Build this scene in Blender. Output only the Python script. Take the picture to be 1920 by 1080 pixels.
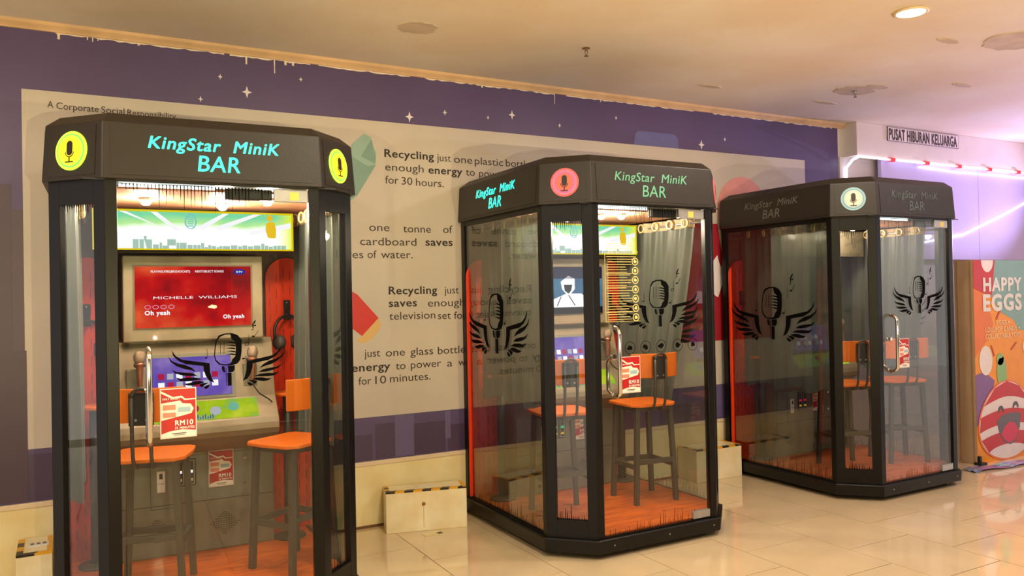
import bpy, bmesh, math, random
from mathutils import Matrix, Vector
random.seed(7)
SC = bpy.context.scene
COL = SC.collection
for _o in list(bpy.data.objects): bpy.data.objects.remove(_o)

# ------------------------------------------------------------------ camera
F, YAW, PIT, ROLL, CH = 1484.87, .4988, .0093, -.0198, 1.4361
cy, sy, cp, sp = math.cos(YAW), math.sin(YAW), math.cos(PIT), math.sin(PIT)
fw = Vector((sy*cp, cy*cp, sp)); r0 = Vector((cy, -sy, 0)); u0 = r0.cross(fw)
rr = r0*math.cos(ROLL) + u0*math.sin(ROLL); uu = -r0*math.sin(ROLL) + u0*math.cos(ROLL)
cam = bpy.data.objects.new('camera', bpy.data.cameras.new('camera')); COL.objects.link(cam)
cam.matrix_world = Matrix(((rr.x, uu.x, -fw.x, 0), (rr.y, uu.y, -fw.y, 0), (rr.z, uu.z, -fw.z, CH), (0, 0, 0, 1)))
cam.data.sensor_width = 36; cam.data.lens = F/1920*36; cam.data.clip_start = .05
SC.camera = cam

# ------------------------------------------------------------------ world, lights, exposure
SC.view_settings.view_transform = 'Standard'; SC.view_settings.look = 'None'
SC.view_settings.exposure = 0.17; SC.view_settings.gamma = 1
SC.view_settings.use_curve_mapping = False
W = bpy.data.worlds.new('world'); SC.world = W; W.use_nodes = True
W.node_tree.nodes['Background'].inputs[0].default_value = (1.0, .92, .86, 1)
W.node_tree.nodes['Background'].inputs[1].default_value = 1.25
def area(name, loc, rot, size, power, color, shape='DISK', sy_=None, spread=180):
    l = bpy.data.lights.new(name, 'AREA'); l.shape = shape; l.size = size
    if sy_: l.size_y = sy_
    l.energy = power; l.color = color; l.spread = math.radians(spread)
    o = bpy.data.objects.new(name, l); COL.objects.link(o); o.location = loc; o.rotation_euler = rot
    return o
WARM = (1.0, .92, .73)
ZC = 2.915
for (x, y) in [(-.9, 2.4), (1.5, 2.2), (-1.2, .5), (1.2, .4), (3.7, .5), (6.2, .6), (6.9, 2.2)]:
    area('downlight_beam', (x, y, ZC-.03), (0, 0, 0), .16, 26 if x < 5 else 15, WARM if x < 5 else (1, .86, .88))
area('downlight_beam', (3.93, 2.68, ZC-.035), (0, 0, 0), .12, 24, (1, .88, .74))
# added unseen spots aimed up to brighten the ceiling: yellow left, violet right
def spot(name, loc, target, power, color, size=120):
    l = bpy.data.lights.new(name, 'SPOT'); l.energy = power; l.color = color; l.spot_size = math.radians(size); l.spot_blend = 1; l.shadow_soft_size = 0
    o = bpy.data.objects.new(name, l); COL.objects.link(o); o.location = loc
    o.rotation_euler = (Vector(target)-Vector(loc)).to_track_quat('-Z', 'Y').to_euler(); return o
for x in (-1.6, .4, 2.4): spot('ceiling_fill_warm', (x, -1.2, 1.1), (x+.3, 2.2, 3.4), 235, (1, .84, .42), 110)  # added fill without a fitting, warms and lifts the ceiling
spot('ceiling_fill_warm', (4.6, -1.2, 1.1), (4.9, 2.2, 3.4), 130, (1, .80, .74), 110)
spot('ceiling_fill_violet', (9.4, 4.15, 1.95), (6.6, 3.4, 3.0), 330, (.60, .48, 1.0), 110)  # added fill without a fitting, gives the right ceiling its violet cast
spot('ceiling_fill_violet', (7.6, .6, 1.2), (6.2, 3.0, 3.1), 120, (.58, .50, 1.0), 80)

# ------------------------------------------------------------------ materials
def lin(c): return tuple(((v/255)/12.92 if v/255 <= .04045 else ((v/255+.055)/1.055)**2.4) for v in c)
MC = {}
def mat(name, rgb, rough=.5, metal=0, noise=0, nscale=8, bump=0, bscale=60, emit=0, spec=.5, coat=0, alpha=1, trans=0, noise_col=None, stretch=None):
    if name in MC: return MC[name]
    m = bpy.data.materials.new(name); m.use_nodes = True; MC[name] = m
    nt = m.node_tree; N = nt.nodes; L = nt.links; b = N['Principled BSDF']
    c = lin(rgb)
    b.inputs['Roughness'].default_value = rough; b.inputs['Metallic'].default_value = metal
    b.inputs['Specular IOR Level'].default_value = spec; b.inputs['Coat Weight'].default_value = coat
    b.inputs['Coat Roughness'].default_value = .05
    b.inputs['Alpha'].default_value = alpha
    b.inputs['Base Color'].default_value = (*c, 1)
    tc = N.new('ShaderNodeTexCoord'); mp = N.new('ShaderNodeMapping'); L.new(tc.outputs['Object'], mp.inputs[0])
    if stretch: mp.inputs['Scale'].default_value = stretch
    n = N.new('ShaderNodeTexNoise'); n.inputs['Scale'].default_value = nscale; n.inputs['Detail'].default_value = 5
    L.new(mp.outputs[0], n.inputs['Vector'])
    rp = N.new('ShaderNodeValToRGB'); L.new(n.outputs[0], rp.inputs[0])
    k = noise if noise else .04
    c2 = lin(noise_col) if noise_col else tuple(v*(1-k) for v in c)
    rp.color_ramp.elements[0].position = .35; rp.color_ramp.elements[1].position = .65
    rp.color_ramp.elements[0].color = (*c2, 1); rp.color_ramp.elements[1].color = (*(c if noise_col else [min(1, v*(1+k)) for v in c]), 1)
    L.new(rp.outputs[0], b.inputs['Base Color'])
    if emit:
        L.new(rp.outputs[0], b.inputs['Emission Color']); b.inputs['Emission Strength'].default_value = emit
    if bump:
        n2 = N.new('ShaderNodeTexNoise'); n2.inputs['Scale'].default_value = bscale; L.new(mp.outputs[0], n2.inputs['Vector'])
        bp = N.new('ShaderNodeBump'); bp.inputs['Strength'].default_value = bump; bp.inputs['Distance'].default_value = .01
        L.new(n2.outputs[0], bp.inputs['Height']); L.new(bp.outputs[0], b.inputs['Normal'])
    if trans:
        tr = N.new('ShaderNodeBsdfTranslucent'); L.new(rp.outputs[0], tr.inputs[0])
        mx = N.new('ShaderNodeMixShader'); mx.inputs[0].default_value = trans
        out = N['Material Output']; L.new(b.outputs[0], mx.inputs[1]); L.new(tr.outputs[0], mx.inputs[2]); L.new(mx.outputs[0], out.inputs[0])
    return m
def glass_mat(name, tint, refl=1.0):
    m = bpy.data.materials.new(name); m.use_nodes = True; nt = m.node_tree; N = nt.nodes; L = nt.links
    N.remove(N['Principled BSDF'])
    lw = N.new('ShaderNodeLayerWeight'); lw.inputs['Blend'].default_value = .5
    pw = N.new('ShaderNodeMath'); pw.operation = 'POWER'; pw.inputs[1].default_value = 4.5; L.new(lw.outputs['Facing'], pw.inputs[0])
    ma = N.new('ShaderNodeMath'); ma.operation = 'MULTIPLY_ADD'; ma.inputs[1].default_value = .9*refl; ma.inputs[2].default_value = .05*refl
    L.new(pw.outputs[0], ma.inputs[0])
    t = N.new('ShaderNodeBsdfTransparent'); t.inputs[0].default_value = (*tint, 1)
    g = N.new('ShaderNodeBsdfGlossy'); g.inputs['Roughness'].default_value = .004
    mx = N.new('ShaderNodeMixShader'); L.new(ma.outputs[0], mx.inputs[0]); L.new(t.outputs[0], mx.inputs[1]); L.new(g.outputs[0], mx.inputs[2])
    L.new(mx.outputs[0], N['Material Output'].inputs[0]); return m
GLASS = glass_mat('booth_glass', (.93, .95, .94), 1.0)
GLASS_S = glass_mat('booth_side_glass', (.76, .78, .77), 1.55)
FRAME = mat('frame_metal', (15, 13, 12), .36, .2, .12, 3, spec=.35)
CROWN = mat('canopy_metal', (40, 34, 27), .42, .15, .10, 4, .05, 90)
BLACK = mat('print_black', (9, 8, 9), .8, spec=.05)
CHROME = mat('chrome', (215, 210, 200), .12, 1.0)
STEEL = mat('brushed_steel', (176, 174, 172), .32, .6, .08, 30)
ORANGE = mat('orange_laminate', (240, 118, 16), .38, 0, .06, 6)
STOOLM = mat('stool_metal', (78, 72, 64), .40, .2, .08, 20)
WING = mat('orange_panel', (245, 62, 14), .42, 0, .06, 5)
MACH = mat('machine_grey', (150, 140, 118), .42, .1, .07, 12, .03, 200)
MACH2 = mat('machine_base_grey', (122, 124, 110), .45, .1, .07, 9)
DARK = mat('dark_plastic', (28, 27, 28), .4)
WHITE = mat('white_plastic', (232, 228, 220), .4)
LAMIN = None
def wood():
    m = bpy.data.materials.new('wood_laminate'); m.use_nodes = True; nt = m.node_tree; N = nt.nodes; L = nt.links; b = N['Principled BSDF']
    tc = N.new('ShaderNodeTexCoord'); mp = N.new('ShaderNodeMapping'); mp.inputs['Scale'].default_value = (2.2, 14, 4); L.new(tc.outputs['Object'], mp.inputs[0])
    n = N.new('ShaderNodeTexNoise'); n.inputs['Scale'].default_value = 2.2; n.inputs['Detail'].default_value = 8; n.inputs['Distortion'].default_value = 1.2; L.new(mp.outputs[0], n.inputs[0])
    r = N.new('ShaderNodeValToRGB'); L.new(n.outputs[0], r.inputs[0])
    r.color_ramp.elements[0].position = .3; r.color_ramp.elements[0].color = (*lin((190, 76, 20)), 1)
    r.color_ramp.elements[1].position = .72; r.color_ramp.elements[1].color = (*lin((250, 124, 38)), 1)
    L.new(r.outputs[0], b.inputs['Base Color']); b.inputs['Roughness'].default_value = .35
    return m
WOOD = wood()
def curtain_mat():
    m = bpy.data.materials.new('curtain_satin'); m.use_nodes = True; nt = m.node_tree; N = nt.nodes; L = nt.links; b = N['Principled BSDF']
    tc = N.new('ShaderNodeTexCoord'); n = N.new('ShaderNodeTexNoise'); n.inputs['Scale'].default_value = 3; L.new(tc.outputs['Object'], n.inputs[0])
    r = N.new('ShaderNodeValToRGB'); L.new(n.outputs[0], r.inputs[0])
    r.color_ramp.elements[0].color = (*lin((96, 108, 102)), 1); r.color_ramp.elements[1].color = (*lin((128, 138, 128)), 1)
    L.new(r.outputs[0], b.inputs['Base Color']); b.inputs['Roughness'].default_value = .38
    b.inputs['Sheen Weight'].default_value = .4
    tr = N.new('ShaderNodeBsdfTranslucent'); L.new(r.outputs[0], tr.inputs[0])
    tp = N.new('ShaderNodeBsdfTransparent'); tp.inputs[0].default_value = (.8, .85, .83, 1)
    m1 = N.new('ShaderNodeMixShader'); m1.inputs[0].default_value = .35; L.new(b.outputs[0], m1.inputs[1]); L.new(tr.outputs[0], m1.inputs[2])
    m2 = N.new('ShaderNodeMixShader'); m2.inputs[0].default_value = .14; L.new(m1.outputs[0], m2.inputs[1]); L.new(tp.outputs[0], m2.inputs[2])
    L.new(m2.outputs[0], N['Material Output'].inputs[0]); return m
CURT = curtain_mat()
BAND = mat('curtain_cream_band', (226, 200, 164), .5, trans=.3)
BRASS = mat('brass_ring', (236, 224, 168), .25, .45)

# ------------------------------------------------------------------ mesh helpers
def link(name, bm, m=None, parent=None, smooth=False, bevel=0):
    me = bpy.data.meshes.new(name); bmesh.ops.recalc_face_normals(bm, faces=bm.faces) if bm.faces else None
    bm.to_mesh(me); bm.free()
    if smooth:
        for p in me.polygons: p.use_smooth = True
    return link_me(name, me, m, parent, bevel)
def link_me(name, me, m=None, parent=None, bevel=0):
    o = bpy.data.objects.new(name, me); COL.objects.link(o)
    if m is not None: me.materials.clear(); me.materials.append(m)
    if parent is not None: o.parent = parent
    if bevel:
        md = o.modifiers.new('bevel', 'BEVEL'); md.width = bevel; md.segments = 2; md.limit_method = 'ANGLE'; md.angle_limit = .6
    return o
def tag(o, label=None, cat=None, group=None, kind=None):
    if label: o['label'] = label
    if cat: o['category'] = cat
    if group: o['group'] = group
    if kind: o['kind'] = kind
    return o
def thing(name, label, cat, loc=(0, 0, 0), rz=0, group=None):
    o = bpy.data.objects.new(name, None); COL.objects.link(o); o.location = loc; o.rotation_euler = (0, 0, rz); o.empty_display_size = .1
    return tag(o, label, cat, group)
def box(bm, x0, x1, y0, y1, z0, z1):
    v = [bm.verts.new(p) for p in [(x0, y0, z0), (x1, y0, z0), (x1, y1, z0), (x0, y1, z0), (x0, y0, z1), (x1, y0, z1), (x1, y1, z1), (x0, y1, z1)]]
    for f in [(0, 3, 2, 1), (4, 5, 6, 7), (0, 1, 5, 4), (1, 2, 6, 5), (2, 3, 7, 6), (3, 0, 4, 7)]: bm.faces.new([v[i] for i in f])
def BM(*boxes):
    bm = bmesh.new()
    for b in boxes: box(bm, *b)
    return bm
def loft(bm, rings, cap=True):
    """rings: lists of equal-length 3-D points"""
    vs = [[bm.verts.new(p) for p in r] for r in rings]
    n = len(vs[0])
    for a, b in zip(vs, vs[1:]):
        for i in range(n): bm.faces.new([a[i], a[(i+1) % n], b[(i+1) % n], b[i]])
    if cap: bm.faces.new(vs[0][::-1]); bm.faces.new(vs[-1])
def prism(bm, pts, z0, z1): loft(bm, [[(x, y, z0) for x, y in pts], [(x, y, z1) for x, y in pts]])
def prismX(bm, pts, x0, x1): loft(bm, [[(x0, y, z) for y, z in pts], [(x1, y, z) for y, z in pts]])
def prismY(bm, pts, y0, y1): loft(bm, [[(x, y0, z) for x, z in pts], [(x, y1, z) for x, z in pts]])
def tube(bm, pts, r, n=8, closed=False):
    pts = [Vector(p) for p in pts]; rings = []; up = None
    for i, p in enumerate(pts):
        if closed: d = pts[(i+1) % len(pts)]-pts[i-1]
        else: d = pts[min(i+1, len(pts)-1)]-pts[max(i-1, 0)]
        d.normalize()
        if up is None:
            up = d.orthogonal().normalized()
        else:
            up = (up-d*up.dot(d)); up = up.normalized() if up.length > 1e-6 else d.orthogonal().normalized()
        s = d.cross(up)
        ri = r[i] if isinstance(r, (list, tuple)) else r
        rings.append([p+(up*math.cos(2*math.pi*k/n)+s*math.sin(2*math.pi*k/n))*ri for k in range(n)])
    if closed:
        rings.append(rings[0]); vs = [[bm.verts.new(p) for p in g] for g in rings[:-1]]; vs.append(vs[0])
        for a, b in zip(vs, vs[1:]):
            for i in range(n): bm.faces.new([a[i], a[(i+1) % n], b[(i+1) % n], b[i]])
    else: loft(bm, rings)
def arc(c, r, a0, a1, n, f):
    return [f(c[0]+r*math.cos(math.radians(a0+(a1-a0)*i/n)), c[1]+r*math.sin(math.radians(a0+(a1-a0)*i/n))) for i in range(n+1)]
def lathe(bm, prof, c=(0, 0, 0), n=24, axis='z'):
    rings = []
    for r, h in prof:
        g = []
        for k in range(n):
            a = 2*math.pi*k/n; u, v = max(r, 1e-4)*math.cos(a), max(r, 1e-4)*math.sin(a)
            g.append((c[0]+u, c[1]+v, c[2]+h) if axis == 'z' else ((c[0]+u, c[1]+h, c[2]+v) if axis == 'y' else (c[0]+h, c[1]+u, c[2]+v)))
        rings.append(g)
    loft(bm, rings)
def flat2d(polys, th=.0012):
    """filled shapes (holes by even-odd) in the x/z plane, front face at y=0 and thickness to y=+th -> mesh"""
    cu = bpy.data.curves.new('t', 'CURVE'); cu.dimensions = '2D'; cu.fill_mode = 'BOTH'; cu.extrude = th/2
    for pl in polys:
        s = cu.splines.new('POLY'); s.points.add(len(pl)-1); s.use_cyclic_u = True
        for i, (x, z) in enumerate(pl): s.points[i].co = (x, z, 0, 1)
    o = bpy.data.objects.new('t', cu); COL.objects.link(o)
    dg = bpy.context.evaluated_depsgraph_get(); me = bpy.data.meshes.new_from_object(o.evaluated_get(dg))
    bpy.data.objects.remove(o); bpy.data.curves.remove(cu)
    me.transform(Matrix(((1, 0, 0, 0), (0, 0, -1, th/2), (0, 1, 0, 0), (0, 0, 0, 1)))); return me
def text_me(s, cap, width=None, bold=0, shear=0, th=.0012, align='L'):
    cu = bpy.data.curves.new('t', 'FONT'); cu.body = s; cu.size = 1; cu.shear = shear; cu.extrude = 0; cu.resolution_u = 3; cu.space_character = 1+3.2*bold+.12*shear
    o = bpy.data.objects.new('t', cu); COL.objects.link(o)
    dg = bpy.context.evaluated_depsgraph_get(); me = bpy.data.meshes.new_from_object(o.evaluated_get(dg))
    bpy.data.objects.remove(o); bpy.data.curves.remove(cu)
    if not me.vertices: return me
    xs = [v.co.x for v in me.vertices]; x0, x1 = min(xs), max(xs)
    sz = cap/.70; sx = (width/(x1-x0)) if width else sz
    if width is None: width = (x1-x0)*sx
    if bold:
        bm = bmesh.new()
        for kk, (dx, dz) in enumerate(((0, 0), (bold, 0), (-bold, 0), (0, bold*.8), (0, -bold*.8), (bold*.7, bold*.6), (-bold*.7, bold*.6), (bold*.7, -bold*.6), (-bold*.7, -bold*.6))):
            k0 = len(bm.verts); bm.from_mesh(me); bm.verts.ensure_lookup_table()
            for v in bm.verts[k0:]: v.co.x += dx; v.co.y += dz; v.co.z = -.00012*abs(kk)
        bm.to_mesh(me); bm.free()
    off = 0 if align == 'L' else -width/2
    for v in me.vertices: v.co = Vector(((v.co.x-x0)*sx+off, -v.co.z, v.co.y*sz))
    if th > .002:
        bm = bmesh.new(); bm.from_mesh(me); bmesh.ops.solidify(bm, geom=bm.faces[:], thickness=th); bm.to_mesh(me); bm.free()
    return me
def place(o, loc=(0, 0, 0), rz=0): o.location = loc; o.rotation_euler = (0, 0, rz); return o
def rect(x0, x1, z0, z1): return [(x0, z0), (x1, z0), (x1, z1), (x0, z1)]
def circ(cx, cz, r, n=28, rz=None): return [(cx+r*math.cos(2*math.pi*k/n), cz+(rz or r)*math.sin(2*math.pi*k/n)) for k in range(n)]
def line2(x0, z0, x1, z1, w):
    d = math.hypot(x1-x0, z1-z0) or 1; a, b = -(z1-z0)/d*w/2, (x1-x0)/d*w/2
    return [(x0+a, z0+b), (x1+a, z1+b), (x1-a, z1-b), (x0-a, z0-b)]

# ================================================================== ROOM
YW = 4.8163
FLOORM = mat('floor_grout', (70, 46, 26), .7)
TILE = mat('cream_tile', (222, 198, 160), .08, 0, .05, 3, spec=.8, coat=.6)
CEILM = mat('painted_ceiling', (236, 224, 206), .8, 0, .05, 1.3, .12, 30, noise_col=(228, 208, 182))
fl = tag(link('floor', BM((-6, 13, -2.6, 4.9, -.12, -.004)), FLOORM), kind='structure')
tbm = BM((-.2516, .2516, -.2626, .2626, -.010, 0)); tme = bpy.data.meshes.new('tile'); bmesh.ops.bevel(tbm, geom=tbm.edges[:], offset=.0012, segments=1); tbm.to_mesh(tme); tbm.free(); tme.materials.append(TILE)
cnt = 0
for i in range(-6, 15):
    cxx = 3.698+.508*(i+.5)-.508*6 if False else .65+.508*i+.254
    for j in range(-1, 8):
        yy = 2.968-.265*(i % 2)+.53*(j-4)+.265
        if yy > 4.83 or yy < .2 or not (-2.2 < cxx < 8.4): continue
        if yy+.2625 > YW: continue
        t = bpy.data.objects.new('floor_tile', tme); COL.objects.link(t); t.parent = fl; t.location = (cxx, yy, random.uniform(-.0004, .0002)); cnt += 1
        t.rotation_euler = (0, 0, 0)
# the rest of the tiled floor, joined
rest = bmesh.new()
for i in range(-12, 26):
    cxx = .65+.508*i+.254
    for j in range(-9, 8):
        yy = 2.968-.265*(i % 2)+.53*(j-4)+.265
        y1 = min(yy+.2625, YW+.06)
        inside = not (yy > 4.83 or yy < .2 or j < -1 or not (-2.2 < cxx < 8.4) or i < -6 or i >= 15 or yy+.2625 > YW)
        if inside or yy < -2.3 or y1 <= yy-.2625: continue
        box(rest, cxx-.2525, cxx+.2525, yy-.2625, y1, -.010, 0)
tag(link('distant_floor_tiles', rest, TILE, fl), kind='stuff')
# ceiling with a round cut-out look done as separate fittings
ce = tag(link('ceiling', BM((-6, 13, -2.6, 4.9, ZC, ZC+.1)), CEILM), kind='structure')
PATCH = mat('ceiling_patch', (204, 184, 160), .85, 0, .08, 9)
def blob(cx, cyy, rx, ry, n=22, w=.12, seed=1):
    rn = random.Random(seed); return [(cx+rx*(1+rn.uniform(-w, w))*math.cos(2*math.pi*k/n), cyy+ry*(1+rn.uniform(-w, w))*math.sin(2*math.pi*k/n)) for k in range(n)]
for (x, y, rx, ry, s) in [(1.642, 4.039, .11, .10, 1), (1.64, 4.04, .05, .04, 2), (5.1, 3.945, .17, .12, 3), (5.16, 3.80, .10, .05, 4), (4.98, 2.72, .20, .17, 5), (5.2, 4.3, .12, .03, 6), (4.6, 2.9, .09, .03, 7), (4.0, 4.3, .1, .03, 8), (5.7, 3.5, .1, .03, 9)]:
    bm = bmesh.new(); prism(bm, blob(x, y, rx, ry, seed=s), ZC-.0025-.0004*s, ZC+.001); link('plaster_patch', bm, PATCH, ce)
# mural wall
WALLM = mat('mural_purple', (92, 78, 120), .38, 0, .06, 2, spec=.4)
wb = tag(link('wall_back', BM((-6, 5.985, YW+.004, YW+.12, 0, ZC)), mat('wall_paint', (214, 200, 176), .7)), kind='structure')
mural = thing('wall_mural', 'huge purple printed wall mural about recycling, with cream text panel, behind the booths', 'mural', (0, YW, 0))
YF = 0
link('backing_sheet', BM((-5.9, 5.975, -.001, .003, .414, 2.874)), WALLM, mural)
def flat(name, polys, m, y, parent=mural, th=.001):
    if name in ('skyline_print', 'poster_shape', 'poster_red', 'confetti', 'dark_band', 'egg_eye', 'green_blob', 'white_flower_print', 'bottle_print') and len(polys) > 1:
        for p_ in polys: o = flat(name+('' if name != 'dark_band' else ''), [p_], m, y, parent, th) if False else link_me(name, flat2d([p_], th), m, parent); o.location = (0, y-th, 0)
        return o
    o = link_me(name, flat2d(polys, th), m, parent); o.location = (0, y-th, 0); return o
MU1 = mat('mural_dark_purple', (76, 60, 92), .38); MU2 = mat('mural_mid_purple', (104, 92, 138), .38)
flat('dark_band', [rect(-5.9, -.25, .42, 1.93)], mat('mural_plum', (84, 64, 82), .38), -.001)
flat('dark_band', [rect(-1.3, -.31, .43, 2.06), rect(-.31, -.25, .43, 1.2)], mat('mural_plum_two', (78, 60, 80), .38), -.0022)
flat('skyline_print', [rect(-.25, 1.2, .42, .66), rect(1.3, 1.60, .42, .58), rect(1.62, 1.75, .42, .64), rect(1.88, 2.1, .42, .62), rect(2.12, 2.4, .42, .59), rect(2.5, 3.1, .42, .62), rect(3.2, 3.7, .42, .60), rect(3.9, 4.4, .42, .56), rect(4.6, 5.4, .42, .6)], MU1, -.001)
flat('skyline_print', [rect(1.2, 1.3, .56, .685), rect(1.75, 1.88, .42, .686), rect(2.1, 2.14, .5, .686), rect(3.1, 3.2, .42, .686), rect(4.4, 4.6, .42, .686)], MU2, -.0022)
flat('text_panel', [rect(-.257, 5.546, .6876, 2.561)], mat('mural_cream', (202, 191, 181), .40, 0, .05, 1.6, spec=.35), -.0015)
flat('rounded_tab', [[(3.70, 2.562)]+arc((3.76, 2.62), .05, 180, 90, 5, lambda a, b: (a, b))+arc((4.08, 2.62), .05, 90, 0, 5, lambda a, b: (a, b))+[(4.14, 2.562)]], mat('mural_blue', (104, 104, 160), .4), -.001)
STAR = mat('star_print', (236, 226, 232), .4)
for (x, z, r) in [(.726, 2.736, .017), (.874, 2.662, .036), (.617, 2.595, .018), (1.191, 2.773, .015), (1.89, 2.578+.03, .036), (2.141, 2.66, .02), (2.65, 2.69, .033), (2.462, 2.655, .015), (3.038, 2.65, .017), (3.539, 2.75, .017), (4.372, 2.61, .04), (4.624, 2.672, .018)]:
    flat('star', [[(x, z+r), (x+r*.22, z+r*.22), (x+r*.8, z), (x+r*.22, z-r*.22), (x, z-r), (x-r*.22, z-r*.22), (x-r*.8, z), (x-r*.22, z+r*.22)]], STAR, -.0012)
INK = mat('mural_ink', (58, 44, 42), .5); INKB = mat('mural_ink_bold', (30, 20, 20), .5)
WORDS = [('A', -.141, -.114, 2.474, 0), ('Corporate', -.1, .098, 2.470, 0), ('Social', .111, .224, 2.469, 0), ('Responsibility', .238, .485, 2.465, 0), ('Recycling', 1.715, 2.054, 2.337, 1), ('just', 2.077, 2.177, 2.333, 0), ('one', 2.2, 2.335, 2.33, 0), ('plastic', 2.354, 2.571, 2.329, 0), ('bottle', 2.592, 2.788, 2.329, 0), ('enough', 1.717, 1.981, 2.25, 0), ('energy', 2.016, 2.258, 2.248, 1), ('to', 2.285, 2.353, 2.249, 0), ('power', 2.385, 2.59, 2.246, 0), ('for', 1.716, 1.806, 2.167, 0), ('30', 1.826, 1.901, 2.165, 0), ('hours.', 1.925, 2.122, 2.162, 0), ('one', 1.604, 1.738, 1.861, 0), ('tonne', 1.831, 2.024, 1.857, 0), ('of', 2.111, 2.179, 1.858, 0), ('cardboard', 1.543, 1.921, 1.771, 0), ('saves', 1.986, 2.177, 1.773, 1), ('litres', 1.389, 1.563, 1.688, 0), ('of', 1.59, 1.65, 1.689, 0), ('water.', 1.678, 1.893, 1.689, 0), ('Recycling', 1.727, 2.059, 1.458, 1), ('just', 2.112, 2.217, 1.456, 0), ('saves', 1.726, 1.915, 1.378, 1), ('enough', 1.993, 2.258, 1.373, 0), ('television', 1.726, 2.044, 1.295, 0), ('set', 2.062, 2.155, 1.289, 0), ('for', 2.178, 2.272, 1.287, 0), ('just', 1.558, 1.661, 1.066, 0), ('one', 1.698, 1.828, 1.063, 0), ('glass', 1.864, 2.024, 1.061, 0), ('bottle', 2.057, 2.256, 1.059, 0), ('energy', 1.477, 1.725, .979, 1), ('to', 1.764, 1.83, .976, 0), ('power', 1.866, 2.079, .977, 0), ('a', 2.122, 2.16, .973, 0), ('whole', 2.203, 2.385, .974, 0), ('for', 1.517, 1.6, .895, 0), ('10', 1.626, 1.698, .894, 0), ('minutes.', 1.723, 2.002, .897, 0)]
for (w, a, b, z, bd) in WORDS:
    o = link_me('printed_word', text_me(w, .036 if z > 2.4 else .050, b-a, .018 if bd else 0), INKB if bd else INK, mural); o.location = (a, -.0042, z)
# pictures on the panel
BOT1 = mat('bottle_teal', (150, 182, 172), .4); BOT2 = mat('bottle_teal_dark', (124, 160, 150), .4)
flat('bottle_print', [[(1.40, 2.30), (1.49, 2.36), (1.50, 2.40), (1.58, 2.475), (1.625, 2.455), (1.635, 2.40), (1.66, 2.36), (1.655, 2.29), (1.53, 2.08), (1.40, 1.98)]], BOT1, -.0032)
flat('bottle_print', [[(1.45, 2.30), (1.49, 2.33), (1.60, 2.27), (1.655, 2.28), (1.53, 2.08), (1.44, 2.03)], [(1.56, 2.33), (1.63, 2.44), (1.655, 2.33), (1.65, 2.29)]], BOT2, -.0045)
flat('can_print', [[(1.42, 1.52), (1.52, 1.46), (1.655, 1.31), (1.545, 1.20), (1.42, 1.30)]], mat('can_red', (206, 30, 26), .4), -.0032)
flat('can_rim_print', [[(1.655, 1.31), (1.672, 1.27), (1.66, 1.235), (1.60, 1.17), (1.55, 1.155), (1.51, 1.17), (1.545, 1.20)]], mat('can_gold', (218, 178, 112), .4), -.0032)
flat('round_print', [circ(4.8, 2.10, .275, 40)], mat('print_pink', (226, 150, 142), .4), -.0032)
flat('red_figure_print', [[(3.95, 1.04), (4.56, 1.04), (4.60, 1.5), (4.52, 1.98), (3.95, 1.98)]], mat('print_crimson', (160, 34, 50), .4), -.0045)
flat('white_flower_print', [blob(4.49, 1.56, .075, .15, 14, .25, 4), blob(4.60, 1.60, .05, .10, 12, .25, 6)], STAR, -.0058)
# marble dado with a ledge, skirting joint
DADO = mat('dado_marble', (248, 234, 186), .30, 0, .07, 5, .05, 20, noise_col=(240, 218, 160))
da = tag(link('trim_1', BM((-5.9, 5.98, YW-.010, YW+.004, 0, .385)), DADO), kind='structure')
tag(link('trim_2', BM((-5.9, 5.98, YW-.016, YW+.004, .385, .413)), mat('dado_edge', (232, 208, 176), .4), bevel=.004), kind='structure')
tag(link('baseboard_back', BM((-5.9, 5.98, YW-.014, YW-.010, 0, .016)), mat('dado_joint', (120, 84, 52), .6)), kind='structure')
# coving
bm = bmesh.new(); prismX(bm, [(YW+.004, 2.874), (YW-.012, 2.874), (YW-.02, 2.884), (YW-.04, 2.900), (YW-.046, ZC+.001), (YW+.004, ZC+.001)], -5.9, 6.04)
tag(link('trim_3', bm, mat('coving_peach', (226, 186, 140), .7, 0, .10, 6, .2, 25)), kind='structure')
# paint drips and torn paint line where mural meets coving
DR = mat('paint_drip', (240, 226, 206), .6)
pd = []
rn = random.Random(3)
for (x0, x1) in [(-.10, .75), (.78, 1.25), (1.3, 1.9), (2.0, 3.0), (3.1, 4.3), (4.5, 5.9)]:
    n = int((x1-x0)/.03); top = [(x0+(x1-x0)*k/n, 2.876) for k in range(n+1)]; bot = [(x, z-rn.uniform(.003, .013)) for x, z in top]
    pd.append(top+bot[::-1])
flat('torn_paint_line', pd, DR, -.0018)
for (x, l, w) in [(-.085, .035, .018), (.05, .02, .008), (.075, .026, .008), (.10, .018, .008), (.873, .05, .014), (1.035, .085, .008), (1.10, .028, .02), (1.145, .026, .02), (3.0, .075, .006), (2.42, .02, .02), (3.4, .02, .01), (.3, .016, .02)]:
    flat('paint_drip', [[(x-w/2, 2.876), (x+w/2, 2.876), (x+w*.3, 2.876-l*.6), (x+w*.35, 2.876-l), (x-w*.35, 2.876-l), (x-w*.3, 2.876-l*.6)]], DR, -.0032)

# opposite side of the aisle (seen only in reflections) and left end
tag(link('wall_opposite', BM((-6, 13, -2.7, -2.6, 0, ZC)), mat('aisle_dark', (70, 62, 60), .6)), kind='structure')
for x in (-2.5, 1.2, 4.6, 8.2):
    tag(link('shop_pillar', BM((x, x+.45, -2.6, -2.2, 0, ZC)), mat('pillar', (120, 104, 92), .6), bevel=.01), 'beige square pillar of the shopfronts across the aisle', 'pillar', 'pillars across the aisle')

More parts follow.
